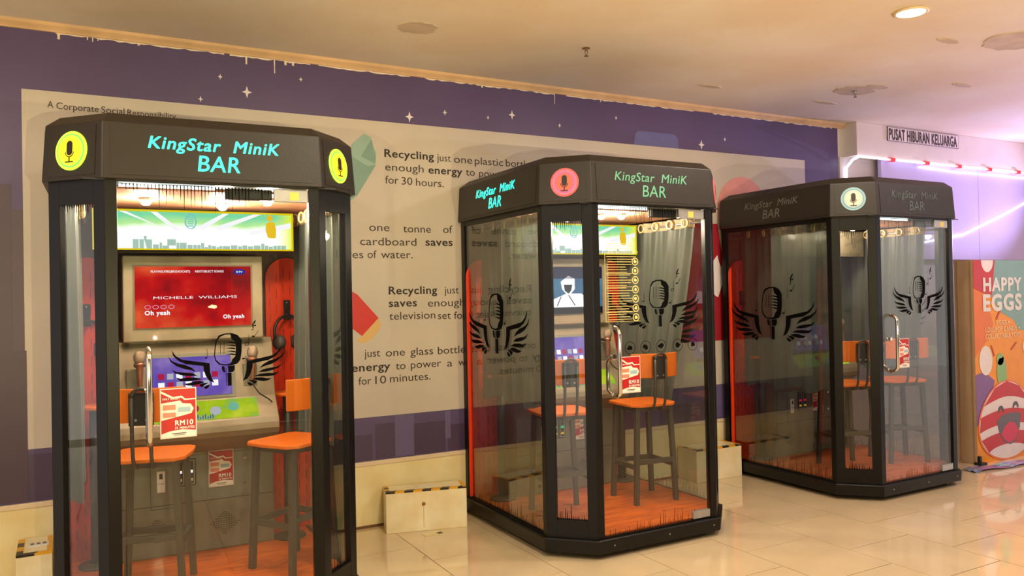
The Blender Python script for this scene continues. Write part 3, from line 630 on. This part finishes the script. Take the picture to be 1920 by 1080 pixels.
    # lamps
    for (lx, ly) in cfg['lamps']:
        bm = bmesh.new(); lathe(bm, [(.030, 1.920), (.034, 1.908), (.026, 1.902)], c=(lx, ly, 0), n=16); s = link('spot_fitting', bm, WHITE, T)
        bm = bmesh.new(); lathe(bm, [(0.0, 1.885), (.015, 1.888), (.022, 1.897), (.022, 1.903), (.001, 1.904)], c=(lx, ly, 0), n=16); link('bulb', bm, mat('bulb_glow', (255, 226, 180), .4, emit=30), s, True)
        l = bpy.data.lights.new('booth_bulb_light', 'POINT'); l.energy = cfg['pw']; l.color = (1, .80, .58); l.shadow_soft_size = .03
        o = bpy.data.objects.new('booth_bulb_light', l); COL.objects.link(o); o.parent = T; o.location = (lx, ly, 1.865)
    # curtain rails
    for sx_ in (-1, 1):
        bm = bmesh.new(); tube(bm, [(sx_*.548, -.42, 1.872), (sx_*.548, .59, 1.872)], .007, 8); link('curtain_rail', bm, STEEL, T, True)
    return T

def loc_w(B, x, y, z=0):
    bx, by, rz = B; return (bx+x*math.cos(rz)-y*math.sin(rz), by+x*math.sin(rz)+y*math.cos(rz), z)

def curtain(B, side, y0, y1, zb, taper, lab, amp=.026, nf=6, seed=0):
    t = thing('curtain', lab, 'curtain', loc_w(B, side*.548, 0), B[2], 'booth side curtains')
    rn = random.Random(seed); NY, NZ = 72, 26; ztop = 1.905
    ph = [rn.uniform(-.6, .6) for _ in range(nf+2)]
    bm = bmesh.new(); V = []
    def pt(u, v):
        f0 = y0+taper*v**1.2; yy = f0+(y1-f0)*u
        a = u*nf*2*math.pi; k = ph[int(u*nf) % len(ph)]
        off = amp*(.9*math.cos(a)+.35*math.sin(a*2.3+k+v*1.5))*(.75+.35*v)
        zz = ztop+(zb-ztop)*v+(.02*math.sin(a*.5+k)*v if v > .8 else 0)
        return (off, yy, zz)
    for i in range(NY+1): V.append([bm.verts.new(pt(i/NY, j/NZ)) for j in range(NZ+1)])
    for i in range(NY):
        for j in range(NZ): bm.faces.new([V[i][j], V[i+1][j], V[i+1][j+1], V[i][j+1]])
    link('cloth', bm, CURT, t, True)
    bm = bmesh.new(); V = []; inner = -side*.004
    for i in range(NY+1):
        q = pt(i/NY, 0); V.append([bm.verts.new((q[0]+inner, q[1], z)) for z in (1.845, 1.907)])
    for i in range(NY): bm.faces.new([V[i][0], V[i+1][0], V[i+1][1], V[i][1]])
    link('heading_band', bm, BAND, t, True)
    n = nf+nf-1
    for k in range(n):
        u = (k+.5)/n; yy = y0+(y1-y0)*u; tilt = .75*(1 if k % 2 else -1)
        P = []
        for q in range(20):
            a = 2*math.pi*q/20; d = .026*math.cos(a); P.append((d*math.sin(tilt)*.5+side*(.034 if k % 2 else -.034), yy+d*math.cos(tilt), 1.874+.026*math.sin(a)))
        bm = bmesh.new(); tube(bm, P, .0068, 7, closed=True); link('grommet', bm, BRASS, t, True)
    return t

# --- karaoke machine
def emis(name, build):
    m = bpy.data.materials.new(name); m.use_nodes = True; nt = m.node_tree; nt.nodes.clear(); out = nt.nodes.new('ShaderNodeOutputMaterial'); em = nt.nodes.new('ShaderNodeEmission')
    nt.links.new(em.outputs[0], out.inputs[0]); build(nt, em); return m
def lightbox_build(nt, em):
    N, L = nt.nodes, nt.links; tc = N.new('ShaderNodeTexCoord'); sp_ = N.new('ShaderNodeSeparateXYZ'); L.new(tc.outputs['Object'], sp_.inputs[0])
    r = N.new('ShaderNodeValToRGB'); mr = N.new('ShaderNodeMapRange'); mr.inputs['From Min'].default_value = -.10; mr.inputs['From Max'].default_value = .10
    ns = N.new('ShaderNodeTexNoise'); ns.inputs['Scale'].default_value = 7; L.new(tc.outputs['Object'], ns.inputs[0])
    ad = N.new('ShaderNodeMath'); ad.operation = 'MULTIPLY_ADD'; ad.inputs[1].default_value = .05; L.new(ns.outputs[0], ad.inputs[0]); L.new(sp_.outputs['Z'], ad.inputs[2])
    L.new(ad.outputs[0], mr.inputs[0]); L.new(mr.outputs[0], r.inputs[0]); e = r.color_ramp.elements
    e[0].position = 0; e[0].color = (*lin((214, 240, 214)), 1); e[1].position = 1; e[1].color = (*lin((112, 196, 150)), 1)
    for p_, c_ in ((.16, (255, 255, 255)), (.66, (255, 255, 246)), (.80, (170, 216, 140))): k = e.new(p_); k.color = (*lin(c_), 1)
    # yellow towards both ends
    ab = N.new('ShaderNodeMath'); ab.operation = 'ABSOLUTE'; L.new(sp_.outputs['X'], ab.inputs[0])
    m2 = N.new('ShaderNodeMapRange'); m2.inputs['From Min'].default_value = .38; m2.inputs['From Max'].default_value = .47; L.new(ab.outputs[0], m2.inputs[0])
    mx = N.new('ShaderNodeMix'); mx.data_type = 'RGBA'; L.new(m2.outputs[0], mx.inputs['Factor']); L.new(r.outputs[0], mx.inputs['A']); mx.inputs['B'].default_value = (*lin((216, 222, 30)), 1)
    L.new(mx.outputs['Result'], em.inputs['Color']); em.inputs['Strength'].default_value = 1.35
LBOX = emis('lightbox_print', lightbox_build)
def flatemit(name, rgb, s): return emis(name, lambda nt, em: (em.inputs['Color'].__setattr__('default_value', (*lin(rgb), 1)), em.inputs['Strength'].__setattr__('default_value', s)))
def nebula(a, b, c, sc, s):
    def f(nt, em):
        N, L = nt.nodes, nt.links; tc = N.new('ShaderNodeTexCoord'); n = N.new('ShaderNodeTexNoise'); n.inputs['Scale'].default_value = sc; n.inputs['Detail'].default_value = 6; L.new(tc.outputs['Object'], n.inputs[0])
        r = N.new('ShaderNodeValToRGB'); L.new(n.outputs[0], r.inputs[0]); e = r.color_ramp.elements; e[0].position = .3; e[0].color = (*lin(a), 1); e[1].position = .72; e[1].color = (*lin(c), 1)
        k = e.new(.5); k.color = (*lin(b), 1); L.new(r.outputs[0], em.inputs['Color']); em.inputs['Strength'].default_value = s
    return f
SCR = {1: emis('screen_red', nebula((110, 14, 24), (206, 20, 24), (236, 90, 50), 5, .95)),
       2: emis('screen_blue', nebula((40, 50, 66), (60, 110, 150), (90, 160, 180), 4, .9)),
       3: mat('screen_off', (24, 26, 32), .15)}
TOUCH = emis('touch_screen_violet', nebula((84, 72, 190), (126, 96, 190), (176, 150, 214), 6, .85))
LIME = emis('lime_strip', nebula((120, 190, 120), (176, 206, 30), (216, 222, 60), 9, .85))
E_WHITE = flatemit('screen_white', (250, 246, 250), 1.1); E_SKY = flatemit('skyline_grey', (176, 204, 190), 1.0); E_YEL = flatemit('lightbox_yellow', (232, 206, 20), 1.0); E_CY = flatemit('lightbox_cyan', (130, 200, 206), 1.0)
E_MAG = flatemit('button_magenta', (190, 30, 70), .9); E_LIL = flatemit('button_lilac', (190, 190, 200), .9); E_TEAL = flatemit('button_teal', (120, 190, 160), .9); E_BLUE = flatemit('keys_blue', (80, 90, 190), .9); E_DKBLUE = flatemit('logo_blue', (40, 40, 150), .9)
E_GREEN = flatemit('coin_green', (20, 190, 120), 1); E_AMB = flatemit('coin_amber', (210, 160, 20), .9); E_RED = flatemit('coin_red', (220, 20, 60), 1)

def card(B, x, y, z0, w, h, lab, tiltx=0, dim=False, group='red price cards'):
    t = thing('price_card', lab, 'sign', loc_w(B, x, y, z0), B[2], group)
    link('holder', BM((-.004, w+.004, 0, .002, -.004, h+.004)), mat('holder_clear', (226, 214, 206), .3), t)
    def q(n, pl, rgb, yy): return link_me(n, flat2d(pl, .0006), mat('card_%d_%d_%d' % rgb, rgb, .4), t).__setattr__('location', (0, yy, 0))
    link_me('card_face', flat2d([rect(0, w, 0, h)], .001), mat('card_red', (186, 22, 24), .4), t).location = (0, -.0012, 0)
    q('speech_bubble', [[(.0, h*.72), (w*.55, h*.76), (w*.62, h*.70), (w*.86, h*.68), (w*.95, h*.58), (w*.88, h*.48), (w*.6, h*.44), (0, h*.36)]], (244, 232, 220), -.0024)
    q('cream_swash', [[(0, 0), (w, 0), (w, h*.12), (w*.6, h*.155), (w*.25, h*.13), (0, h*.08)], [(0, h*.98), (w*.35, h*.84), (w*.6, h*.86), (w*.7, h*.79), (w, h*.79), (w, h*.77), (w*.68, h*.76), (w*.58, h*.82), (w*.33, h*.80), (0, h*.93)]], (244, 232, 220), -.0025)
    q('banknote_print', [rect(w*.05, w*.42, h*.575, h*.68), rect(w*.05, w*.42, h*.42, h*.52)], (226, 138, 112), -.0034)
    q('banknote_print', [rect(w*.48, w*.85, h*.52, h*.62)], (160, 190, 204), -.0034)
    for s, x0, z0_, ww, cap in (('ONLY ACCEPT', .04, .785, .5, .040), ('RM10', .40, .245, .52, .105), ('15 MINUTES', .40, .165, .56, .052)):
        o = link_me('card_lettering', text_me(s, cap*h, ww*w, .03), mat('card_white', (246, 238, 232), .4), t); o.location = (x0*w, -.0040, z0_*h)
    o = link_me('card_lettering', flat2d([rect(w*.3, w*.72, h*.07, h*.085), rect(w*.35, w*.68, h*.04, h*.05)], .0005), INK, t); o.location = (0, -.0034, 0)
    if tiltx: t.rotation_euler = (tiltx, 0, B[2])
    return t

def machine(idx, B, lab):
    """local origin: booth centre"""
    t = thing('karaoke_machine', lab, 'karaoke machine', loc_w(B, 0, .36, .12), B[2], 'karaoke machines')
    Y = lambda y: y-.36
    Z = lambda z: z-.12
    prof = [(.575, .121), (.36, .121), (.36, .64), (.23, .695), (.165, .742), (.150, .770), (.153, .80), (.165, .825), (.262, .928), (.335, 1.205), (.36, 1.225), (.36, 1.235), (.575, 1.235)]
    bm = bmesh.new(); prismX(bm, [(Y(a), Z(b)) for a, b in prof], -.385, .385); link('cabinet', bm, MACH, t, bevel=.004)
    link('base_front', BM((-.384, .384, Y(.352), Y(.362), Z(.125), Z(.63))), MACH2, t, bevel=.002)
    link('panel_seam', BM((-.38, .38, Y(.3505), Y(.353), Z(.385), Z(.388)), (-.23, -.228, Y(.3505), Y(.353), Z(.37), Z(.60)), (-.23, -.10, Y(.3505), Y(.353), Z(.37), Z(.372))), DARK, t)
    # monitor housing
    mo = link('monitor_housing', BM((-.345, .335, Y(.30), Y(.575), Z(1.236), Z(1.675))), MACH, t, bevel=.006)
    link('screen_bezel', BM((-.300, .282, Y(.2975), Y(.301), Z(1.297), Z(1.628))), mat('bezel_tan', (120, 108, 86), .4), t)
    s = link('screen', BM((-.290, .272, Y(.293), Y(.2985), Z(1.306), Z(1.619))), SCR[idx], t)
    def on(n, polys, m, yy=.2915, par=s): o = link_me(n, flat2d([[(a, Z(b)) for a, b in p_] for p_ in polys], .0008), m, par); o.location = (0, Y(yy), 0); return o
    def tx(body, x, z, w, cap, m=E_WHITE, yy=.2905, bold=.02, par=s): o = link_me('screen_lettering', text_me(body, cap, w, bold), m, par); o.location = (x, Y(yy), Z(z)); return o
    if idx == 1:
        tx('PLAYING:FIRE(BROADCAST)', -.215, 1.588, .185, .011); tx('NEXT:SELECT SONGS', -.005, 1.588, .14, .011)
        on('screen_logo', [circ(.215, 1.590, .032, 20, .016)], E_DKBLUE); tx('KTV', .20, 1.585, .03, .010)
        tx('MICHELLE  WILLIAMS', -.205, 1.452, .405, .014, bold=.0)
        tx('Oh yeah', -.245, 1.372, .115, .022, bold=.04); tx('Oh yeah', .13, 1.345, .105, .020, bold=.04)
        P = []
        for k in range(4): P += [circ(-.232+.037*k, 1.412, .015, 16, .011), circ(-.232+.037*k, 1.412, .0115, 16, .008)]
        on('screen_rings', P, flatemit('ring_pink', (240, 150, 180), 1))
        on('screen_spark', [blob(.08, 1.408, .022, .010, 10, .2, 3)], flatemit('spark', (255, 226, 170), 1.4))
    elif idx == 2:
        on('screen_top_bar', [rect(-.290, .272, 1.54, 1.619)], flatemit('bar_dark', (44, 44, 76), .8))
        on('screen_logo', [circ(.20, 1.585, .036, 20, .018)], E_DKBLUE, .2905)
        on('screen_bottom_bar', [rect(-.290, .272, 1.306, 1.35)], flatemit('bar_black', (22, 22, 34), .8))
        on('screen_figure', [[(-.14, 1.35), (-.13, 1.40), (-.02, 1.44), (-.05, 1.47), (-.06, 1.52), (0, 1.56), (.05, 1.54), (.05, 1.47), (.02, 1.44), (.10, 1.44), (.17, 1.40), (.21, 1.35)]], E_WHITE)
        on('screen_figure_shade', [[(-.03, 1.46), (-.035, 1.50), (.03, 1.50), (.02, 1.46), (0, 1.44)], line2(0, 1.43, .05, 1.36, .006), line2(-.06, 1.42, -.09, 1.36, .006)], flatemit('fig_dark', (40, 50, 60), .8), .2905)
    # header lightbox
    if idx == 3: OFF = mat('lightbox_print_off', (98, 96, 82), .3)
    hb = link('header_lightbox', BM((-.475, .475, Y(.165), Y(.30), Z(1.695), Z(1.895))), DARK, t, bevel=.003)
    pn = link('lightbox_face', BM((-.470, .470, -.004, .001, -.097, .097)), LBOX if idx < 3 else mat('lightbox_off', (112, 108, 92), .3), hb); pn.location = (0, Y(.165), Z(1.795))
    def onb(n, polys, m, yy): m = m if idx < 3 else OFF; o = link_me(n, flat2d(polys, .0008), m, hb); o.location = (0, Y(.165)+yy, Z(1.795)); return o
    onb('lightbox_border', [rect(-.474, .474, -.1, .1), rect(-.464, .464, -.092, .090)], E_YEL, -.0052)
    rn = random.Random(5); sk = []
    x = -.30
    while x < .42:
        w = rn.uniform(.012, .04); h = rn.choice([.01, .015, .02, .03, .02, .045 if x < -.05 else .02]); sk.append(rect(x, x+w*.9, -.092, -.092+h)); x += w
    sk.append(rect(-.25, -.238, -.092, -.03)); sk.append(rect(-.145, -.105, -.092, -.045))
    onb('skyline_print', sk, E_SKY, -.0054)
    onb('light_ray_print', [[(-.36, .09), (-.33, .09), (-.10, -.02), (-.14, .0)], [(-.22, .09), (-.19, .09), (-.08, .0), (-.11, .0)], [(.12, .09), (.15, .09), (.02, .0), (0, .02)], [(.27, .09), (.31, .09), (.10, .0), (.08, .02)], [(.46, .05), (.46, .02), (.25, -.02), (.25, 0)]], E_WHITE, -.0055)
    onb('microphone_print', [blob(-.035, .045, .028, .04, 14, .05, 2), circ(-.035, .045, .022, 14, .034)]+[rect(-.05, -.022, .02+.011*k, .025+.011*k) for k in range(5)], E_CY, -.0064)
    onb('figure_print', [blob(.36, .01, .03, .055, 10, .35, 8), circ(.352, .072, .016, 12)], flatemit('fig_amber', (244, 196, 40), 1.0), -.0064)
    # touch panel, sloped
    ang = math.atan2(.073, .277)
    def slope(par_name, x0, x1, d0, d1, m, lift=.003, par=t, th=.004):
        o = link(par_name, BM((x0, x1, -th, 0, d0, d1)), m, par); o.location = (0, Y(.262), Z(.928)); o.rotation_euler = (-ang, 0, 0); o.location.y -= lift; return o
    slope('touch_frame', -.245, .185, .005, .245, MACH2, .0)
    ts = slope('touch_screen', -.225, .165, .022, .228, TOUCH, .003)
    for k in range(14):
        c = (k % 7)*.043-.19; r_ = .07+.045*(k//7); o = link('touch_icon', BM((c, c+.030, -.0055, -.004, r_, r_+.030)), [E_WHITE, E_MAG, E_LIL][k % 3], ts)
    # lime button strip on the lower slope
    ang2 = math.atan2(.097, .103)
    ls = link('button_strip', BM((-.285, .285, -.003, .001, .012, .132)), LIME, t); ls.location = (0, Y(.165), Z(.825)); ls.rotation_euler = (-ang2, 0, 0)
    for bx_, bz_, m_ in ((-.03, .085, E_MAG), (.075, .062, E_LIL), (.165, .082, E_TEAL)):
        bm = bmesh.new(); lathe(bm, [(0, 0), (.026, 0), (.026, -.004), (.020, -.007), (0, -.008)], c=(bx_, -.003, bz_), n=20, axis='y'); link('round_button', bm, m_, ls)
    onk = link_me('key_print', flat2d([rect(-.04+.012*k, -.034+.012*k, .016, .03+.008*(k % 3)) for k in range(9)]+[rect(-.17, -.15, .02, .045)], .0008), E_BLUE, ls); onk.location = (0, -.0045, 0)
    # coin slots, socket, vents, lock screws
    cs = link('coin_panel', BM((-.115, -.012, Y(.346), Y(.353), Z(.475), Z(.615))), DARK, t, bevel=.003)
    fr_ = link_me('coin_frame', flat2d([rect(-.108, -.072, Z(.482), Z(.608)), rect(-.105, -.075, Z(.485), Z(.605)), rect(-.055, -.019, Z(.482), Z(.608)), rect(-.052, -.022, Z(.485), Z(.605))], .0008), mat('coin_line', (190, 184, 160), .4), cs); fr_.location = (0, Y(.3445), 0)
    for k, c in enumerate((-.09, -.037)):
        link('coin_light', BM((c-.010, c+.010, Y(.343), Y(.346), Z(.542), Z(.556))), (E_GREEN if idx == 2 else E_RED if idx == 3 else E_WHITE), cs)
        link('coin_slot', BM((c-.010, c+.010, Y(.343), Y(.346), Z(.500), Z(.514))), (E_AMB if idx > 1 else WHITE), cs)
    so = link('socket_plate', BM((-.200, -.160, Y(.346), Y(.353), Z(.455), Z(.565))), WHITE, t, bevel=.003)
    link('socket_hole', BM((-.188, -.172, Y(.3445), Y(.3465), Z(.525), Z(.552)), *[(-.192+.011*k, -.188+.011*k, Y(.3445), Y(.3465), Z(.498), Z(.503)) for k in range(3)]), DARK, so)
    vb = bmesh.new()
    for c0, cz in ((.13, .255), (-.20, .255)):
        for k in range(11):
            zz = cz-.055+.011*k; hw = .075*(1-abs(k-5)/6)
            xx = -hw
            while xx < hw: box(vb, c0+xx, c0+xx+.009, Y(.3505), Y(.353), Z(zz), Z(zz+.004)); xx += .013
    tag(link('vent_slots', vb, DARK, t), kind='stuff')
    for zz in (.59, .455):
        bm = bmesh.new(); lathe(bm, [(0, -.006), (.007, -.006), (.009, 0), (0, .001)], c=(.235, Y(.352), Z(zz)), n=12, axis='y'); link('lock', bm, CHROME, t)
    # microphone cradles
    for c in (-.30, .26):
        link('cradle_plate', BM((c-.035, c+.035, Y(.275), Y(.34), Z(.98), Z(1.10))), MACH2, t, bevel=.004)
    return t
GOLD = mat('microphone_copper', (170, 120, 96), .3, .6); GRILLE = mat('mic_grille', (186, 170, 150), .35, .8, bump=.6, bscale=300)
def microphone(B, x, side, lab):
    t = thing('microphone', lab, 'microphone', loc_w(B, x, .228, 1.145), B[2], 'microphones in the machine cradles')
    bm = bmesh.new(); lathe(bm, [(.001, .052), (.018, .048), (.027, .034), (.030, .018), (.027, .002), (.020, -.008), (.016, -.010)], n=18); link('grille', bm, GRILLE, t, True)
    bm = bmesh.new(); lathe(bm, [(.024, -.008), (.025, -.018), (.018, -.024), (.016, -.05), (.012, -.125), (.010, -.13), (.001, -.132)], n=16); link('handle', bm, GOLD, t, True)
    link('clip', BM((-.026, .026, -.004, .062, -.030, -.012)), DARK, t, bevel=.003)
    bm = bmesh.new(); tube(bm, [(0, 0, -.13), (.004*side, -.004, -.16), (.03*side, -.012, -.20), (.08*side, -.016, -.235), (.115*side, .02, -.27), (.13*side, .06, -.34)], .0035, 6); link('cable', bm, DARK, t, True)
def wing(B, x, lab):
    t = thing('slotted_panel', lab, 'panel', loc_w(B, x, .555, .12), B[2], 'orange slotted side panels')
    w = .118; P = [(-w, 0), (w, 0)]+arc((0, 1.41), w, 0, 180, 16, lambda a, b: (a, b+.03))
    bm = bmesh.new(); prismY(bm, P, -.009, .009); link('board', bm, WING, t, bevel=.002)
    S = bmesh.new()
    rn = random.Random(int(x*100))
    for c in range(6):
        cx = -w+.025+c*.0375
        zz = .03+rn.uniform(0, .05)+.04*(c % 2)
        while zz < 1.40+.10*(1-(cx/w)**2)**.5-.03:
            box(S, cx-.0012, cx+.0012, -.0102, -.0085, zz, zz+.052); zz += .088
    tag(link('slots', S, mat('slot_dark', (70, 22, 12), .6), t), kind='stuff')
    link('hook_plate', BM((-.018, .018, -.018, -.009, 1.20, 1.315)), DARK, t, bevel=.003)
    link('hook', BM((-.012, .012, -.075, -.018, 1.205, 1.215), (-.012, .012, -.079, -.070, 1.205, 1.232)), DARK, t)
    for zz in (1.215, 1.30):
        bm = bmesh.new(); lathe(bm, [(0, -.002), (.004, -.001), (.004, 0)], c=(0, -.0185, zz), n=8, axis='y'); link('screw', bm, STEEL, t)
def headphones(B, x, lab):
    t = thing('headphones', lab, 'headphones', loc_w(B, x, .505, 1.335), B[2]+.5, 'headphones on the panel hooks')
    R = .094
    bm = bmesh.new(); tube(bm, [(R*math.cos(a), .0, -R+.012+R*math.sin(a)) for a in [math.radians(k) for k in range(-28, 209, 12)]], .0085, 8); link('headband', bm, mat('headset_dark', (58, 50, 48), .35), t, True)
    for s in (-1, 1):
        bm = bmesh.new(); lathe(bm, [(0, -.03), (.036, -.03), (.042, -.018), (.042, .0), (.030, .014), (0, .016)], c=(0, 0, 0), n=20, axis='x')
        for v in bm.verts: v.co.x *= s
        o = link('ear_cup', bm, mat('ear_cup_grey', (82, 78, 76), .45), t, True); o.location = (s*.072, 0, -R-.045)
def side_table(B, x, y, lab):
    t = thing('side_table', lab, 'side table', loc_w(B, x, y, .12), B[2], 'small round side tables')
    bm = bmesh.new(); lathe(bm, [(0, 0), (.085, 0), (.088, .006), (.082, .014), (.03, .020), (0, .021)], n=30); link('base', bm, STOOLM, t, True)
    bm = bmesh.new(); tube(bm, [(0, 0, .015), (0, 0, .79)], .028, 16); link('pole', bm, STOOLM, t, True)
    bm = bmesh.new(); lathe(bm, [(0, .788), (.086, .788), (.088, .793), (.088, .803), (.086, .806), (0, .806)], n=32); link('table_top', bm, ORANGE, t)
def stool(B, x, y, rot, lab):
    t = thing('bar_stool', lab, 'stool', loc_w(B, x, y, .12), B[2]+rot, 'orange bar stools')
    H = .622
    P = [(-.135, .165), (-.165, .14), (-.175, .02), (-.165, -.12), (-.12, -.165), (.12, -.165), (.165, -.12), (.175, .02), (.165, .14), (.135, .165)]
    bm = bmesh.new(); prism(bm, P, H-.018, H); link('seat', bm, ORANGE, t, bevel=.004)
    link('seat_frame', BM((-.135, .135, -.135, -.110, H-.045, H-.019), (-.135, .135, .110, .135, H-.045, H-.019), (-.135, -.110, -.11, .11, H-.045, H-.019), (.110, .135, -.11, .11, H-.045, H-.019)), STOOLM, t)
    for sx_ in (-1, 1):
        for sy_ in (-1, 1):
            bm = bmesh.new(); a, b = sx_*.122, sy_*.122; c, d = sx_*.148, sy_*.135; h = .0145
            loft(bm, [[(c-h, d-h, .0), (c+h, d-h, .0), (c+h, d+h, .0), (c-h, d+h, .0)], [(a-h, b-h, H-.02), (a+h, b-h, H-.02), (a+h, b+h, H-.02), (a-h, b+h, H-.02)]]); link('leg', bm, STOOLM, t, bevel=.002)
    for q in ((-.135, .135, -.141, -.121, .245, .275), (-.135, .135, .121, .141, .215, .245), (-.148, -.128, -.12, .12, .215, .245), (.128, .148, -.12, .12, .215, .245)):
        link('stretcher', BM(q), STOOLM, t, bevel=.002)
    bm = bmesh.new()
    for s in (-1, 1):
        tube(bm, [(s*.035, -.02, H-.035), (s*.036, -.14, H-.040), (s*.037, -.178, H-.028), (s*.038, -.196, H+.02), (s*.038, -.205, H+.12), (s*.038, -.212, H+.28)], .0085, 8)
    tube(bm, arc((0, H+.28), .038, 0, 180, 10, lambda a, b: (a, -.212, b)), .0085, 8)
    link('back_support', bm, STOOLM, t, True)
    link('bracket', BM((-.052, .052, -.205, -.199, H+.155, H+.300)), mat('bracket_dark', (52, 46, 44), .4), t, bevel=.003)
    # curved backrest
    rows = []; n = 14
    for k in range(n+1):
        a = math.radians(-35+70*k/n); xx = .30*math.sin(a); yy = .082-.282*math.cos(a)+.0; rows.append((xx, yy+.008))
    z0, z1 = H+.165, H+.315
    def sec(z): return [(x_, y_, z) for x_, y_ in rows]+[(x_*.965, y_+.013, z) for x_, y_ in rows[::-1]]
    bm = bmesh.new(); loft(bm, [sec(z0), sec(z1)]); link('backrest', bm, ORANGE, t, bevel=.004)
    for s in (-1, 1):
        bm = bmesh.new(); lathe(bm, [(0, -.004), (.006, -.003), (.006, 0), (0, .001)], c=(s*.022, -.205, H+.18), n=8, axis='y'); link('bolt', bm, STEEL, t)

B1 = (.5228, 4.1136, -.0227); B2 = (2.8584, 4.1701, -.0036); B3 = (5.1477, 4.1409, .0049)
YELL = [(176, 222, 60), (96, 190, 90), (196, 224, 50), (236, 216, 30)]
PINK = [(214, 92, 100), (222, 130, 150), (206, 100, 160), (222, 104, 88)]
CYAN = [(142, 178, 180), (92, 152, 176), (176, 190, 180), (224, 210, 184)]
c1 = dict(mic=(.033, 1.190, 2.96e-4, 3.1e-4), cl=(.035, .227), round=(YELL, .85), front=((50, 205, 190), .92), left=((50, 205, 190), .91), lamps=[(.27, -.24), (-.25, -.10), (.10, .02)], pw=12, side_s=(5.2e-4, 5.2e-4))
c2 = dict(mic=(.035, 1.375, 3.8e-4, 3.75e-4), cl=(.010, .185), round=(PINK, .12), front=((104, 178, 146), .1), left=((60, 226, 206), 1.3), lamps=[(-.08, -.22), (.04, -.26), (-.20, -.02)], pw=12, side_s=(5.3e-4, 5.2e-4), side_cx=.47, side_z=1.265)
c3 = dict(mic=(.040, 1.385, 3.7e-4, 3.7e-4), cl=(.060, .220), round=(CYAN, .12), front=((84, 96, 90), .0), left=((104, 108, 102), .0), lamps=[(.14, .0), (-.22, .05)], pw=7, side_s=(5.3e-4, 5.5e-4), side_cx=.50, side_z=1.265)
build_booth(1, *B1, 'glass karaoke booth nearest the camera, with yellow-green round lights and lit turquoise lettering', c1)
build_booth(2, *B2, 'middle glass karaoke booth with a pink and orange round microphone light', c2)
build_booth(3, *B3, 'far right glass karaoke booth with a pale blue round sign and unlit lettering', c3)
for i, B, nm, (yl, yr) in ((1, B1, 'first', (.50, .45)), (2, B2, 'middle', (.50, .50)), (3, B3, 'far right', (.50, .50))):
    side_cfg = {1: (-.34, -.30, .60, .70), 2: (-.31, -.325, .79, .68), 3: (-.35, -.32, .71, .80)}[i]
    curtain(B, -1, side_cfg[0], yl, side_cfg[2], .0, 'grey-green grommet curtain inside the left glass of the %s booth' % nm, seed=i)
    curtain(B, 1, side_cfg[1], yr, side_cfg[3], {1: .12, 2: .30, 3: .10}[i], 'grey-green grommet curtain with cream heading inside the right glass of the %s booth' % nm, seed=i+10)
    machine(i, B, {1: 'grey karaoke machine with a red lyric screen inside the nearest booth', 2: 'grey karaoke machine with a blue screen inside the middle booth', 3: 'grey karaoke machine behind the curtain of the far right booth'}[i])
    for x, s, w in ((-.275, -1, 'left'), (.265, 1, 'right')):
        microphone(B, x, s, 'corded microphone in the %s cradle of the machine in the %s booth' % (w, nm))
        wing(B, -.51 if s < 0 else .51, 'tall round-topped orange slotted panel %s of the machine in the %s booth' % (w, nm))
        headphones(B, -.505 if s < 0 else .505, 'dark headphones on the %s orange panel in the %s booth' % (w, nm))
        side_table(B, s*.475, .385, 'small round orange-topped side table by the %s panel of the %s booth' % (w, nm))
stool(B1, -.238, -.09, math.radians(-15), 'left orange bar stool with its back to the door in the nearest booth')
stool(B1, .400, -.09, math.radians(33), 'right orange bar stool, turned towards the screen, in the nearest booth')
stool(B2, -.33, -.10, math.radians(-12), 'left orange bar stool in the middle booth, seen through the corner window')
stool(B2, .305, -.085, math.radians(-4), 'right orange bar stool in the middle booth, behind the door glass')
stool(B3, -.15, -.13, math.radians(-15), 'left orange bar stool in the far right booth, seen through the corner window')
stool(B3, .35, -.20, math.radians(-22), 'right orange bar stool in the far right booth, behind the door handle')
for i, B, cfg, x, nm in ((1, B1, c1, -.229, 'nearest'), (2, B2, c2, -.245, 'middle'), (3, B3, c3, -.20, 'far right')):
    card(B, x, cfg['yg']-.0035, .885, .130 if i < 3 else .105, .195, 'red and white price card stuck beside the door handle of the %s booth' % nm)
    card(B, .055, .348, .455, .118, .185, 'red and white price card on the machine base in the %s booth' % nm)
# rules list and icon row on the middle booth door (print on the glass, so part of that booth)
booth2 = [o for o in bpy.data.objects if o.name.startswith('glass_door')][1]
YLW = mat('rules_yellow', (226, 204, 120), .5, emit=.15)
yg = c2['yg']-.0016
P = []; rn = random.Random(9)
for k in range(30):
    z = 1.71-.0145*k
    P.append(rect(-.325+rn.uniform(0, .01), (-.15 if k > 6 else -.105)-rn.uniform(0, .05), z, z+.0028))
P += [line2(-.335, 1.66, -.335, 1.28, .002), line2(-.335, 1.28, -.10, 1.28, .002), line2(-.335, 1.30+.36, -.11, 1.30+.36, .002), rect(-.33, -.12, 1.33, 1.332), rect(-.33, -.12, 1.47, 1.472), rect(-.33, -.12, 1.545, 1.547)]
bm = bmesh.new()
for q in P: prismY(bm, q, yg, yg+.0006)
tag(link('rules_print', bm, YLW, booth2), kind='stuff')
for k in range(7):
    z = 1.612-.052*k; q = [circ(-.131, z, .022, 20), circ(-.131, z, .0175, 20), blob(-.131, z, .010, .010, 7, .3, k)]
    o = link_me('rules_icon_print', flat2d(q, .0006), YLW, booth2); o.location = (0, yg-.0004, 0)
for k, x in enumerate((-.177, -.069, .041, .162, .274)):
    q = [circ(x, 1.131, .036, 26), circ(x, 1.131, .0335, 26), blob(x, 1.131, .018, .014, 9, .35, k+3)]
    o = link_me('icon_print', flat2d(q, .0006), BLACK, booth2); o.location = (0, yg-.0004, 0)
